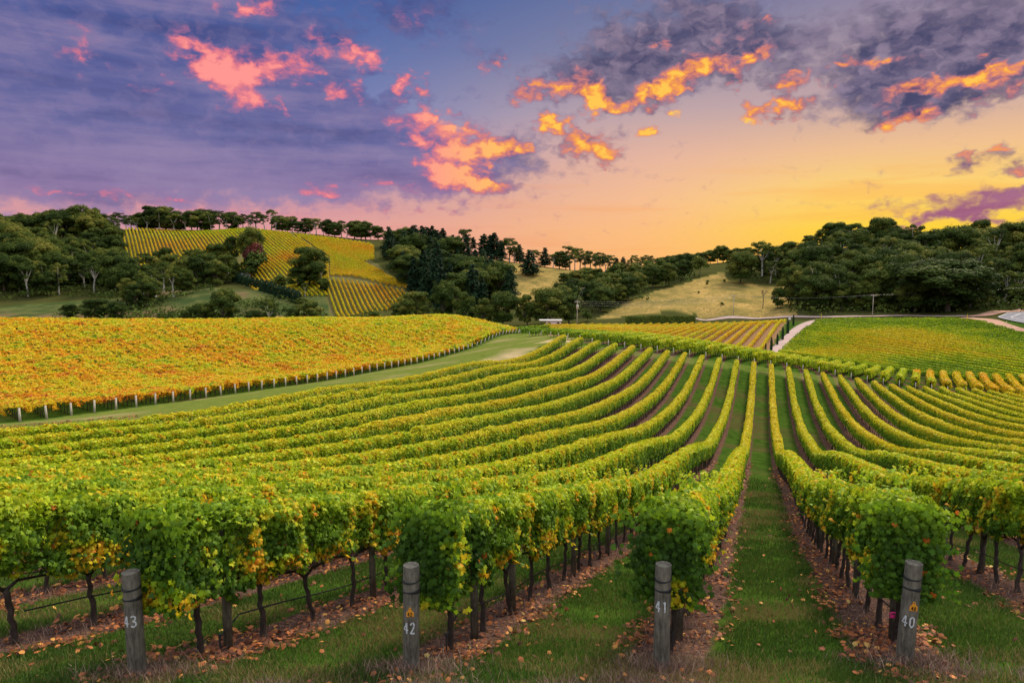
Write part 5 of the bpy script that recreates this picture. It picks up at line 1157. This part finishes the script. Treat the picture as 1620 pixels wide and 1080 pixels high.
hg = (.045 + .06 * rng.uniform(0, 1, len(X)) ** 1.5) * (1 + np.clip(Y - 12, 0, 20) * .03); t = .25 + .45 * vnoise(np.c_[X, Y], .9, 9, 2) + rng.normal(0, .10, len(X)); brown = np.maximum(brown, np.clip((8.6 - Y) * .6, 0, .55) * (vnoise(np.c_[X, Y], 1.1, 33, 2) > .42)); t = np.where(rng.uniform(0, 1, len(X)) < brown + .06, .95, t)
blades('grass', X, Y, hg, .006 + Y * .0006, t, M_GRASS, rng, .7, 'short green grass between the vine rows', 'grass')
# dry weeds: under the rows and round the posts
X, Y = scatter(170000, 6.2, 36, rng, 1.3); d = row_dist(X, Y); pn = vnoise(np.c_[X, Y], .9, 15, 3)
keep = (rng.uniform(0, 1, len(X)) < np.clip((.62 - d) * 3, 0, 1) * np.clip((pn - .42) * 5, 0, 1)) & (Y > 7.6)
X, Y = X[keep], Y[keep]; PX = []; PY = []
for n_, (a, b, c) in PB.items():
    k = 1700; r = np.abs(rng.normal(0, .30, k)) + .08; th = rng.uniform(0, 6.28, k); PX.append(a + .1 + r * np.cos(th) * 1.3); PY.append(b - .02 + r * np.sin(th) * .8)
for _ in range(9):
    k = 500; a = rng.uniform(-3, 6); b = rng.uniform(6.6, 7.3); PX.append(a + rng.normal(0, .25, k)); PY.append(b + rng.normal(0, .14, k))
X = np.r_[X, np.concatenate(PX)]; Y = np.r_[Y, np.concatenate(PY)]
blades('dry_weeds', X, Y, .06 + .13 * rng.uniform(0, 1, len(X)) ** 2, .004 + Y * .00035, rng.uniform(0, 1, len(X)), M_DRY, rng, 1.1, 'purplish dry weeds under the vines and round the posts', 'weeds')
# straw seed heads by the front
# fallen leaves
X, Y = scatter(110000, 6.3, 60, rng, 1.5); d = row_dist(X, Y); cl = vnoise(np.c_[X, Y], .8, 21, 3); right = np.clip((X - 1) / 3, 0, 1)
pr = np.clip((.85 - d) * 2, .0, 1) * np.clip((cl - .40) * 4, 0.05, 1) + .012 + .25 * np.clip((cl - .62) * 6, 0, 1) * (d < 1.2) + .35 * (Y < 12) * (d < .75) * np.clip((cl - .45) * 4, 0, 1)
keep = (rng.uniform(0, 1, len(X)) < pr) & (Y > 6.4) & ((Y > 8.0) | (rng.uniform(0, 1, len(X)) < .12)); X, Y = X[keep], Y[keep]
P = np.c_[X, Y, ground_z(X, Y) + .025 + rng.uniform(0, .03, len(X))]; N = rng.normal(0, .38, (len(X), 3)); N[:, 2] += 1
o = link('fallen_leaves', leaf_obj_mesh('fallen_leaves', P, N, .055 + Y * .0018, np.clip(rng.beta(1.5, 2.2, len(X)), 0, 1), T_LOBED if False else T_FIVE, M_LITTER, rng, .0)); tag(o, 'orange and brown fallen vine leaves lying along the rows', 'leaves', kind='stuff')
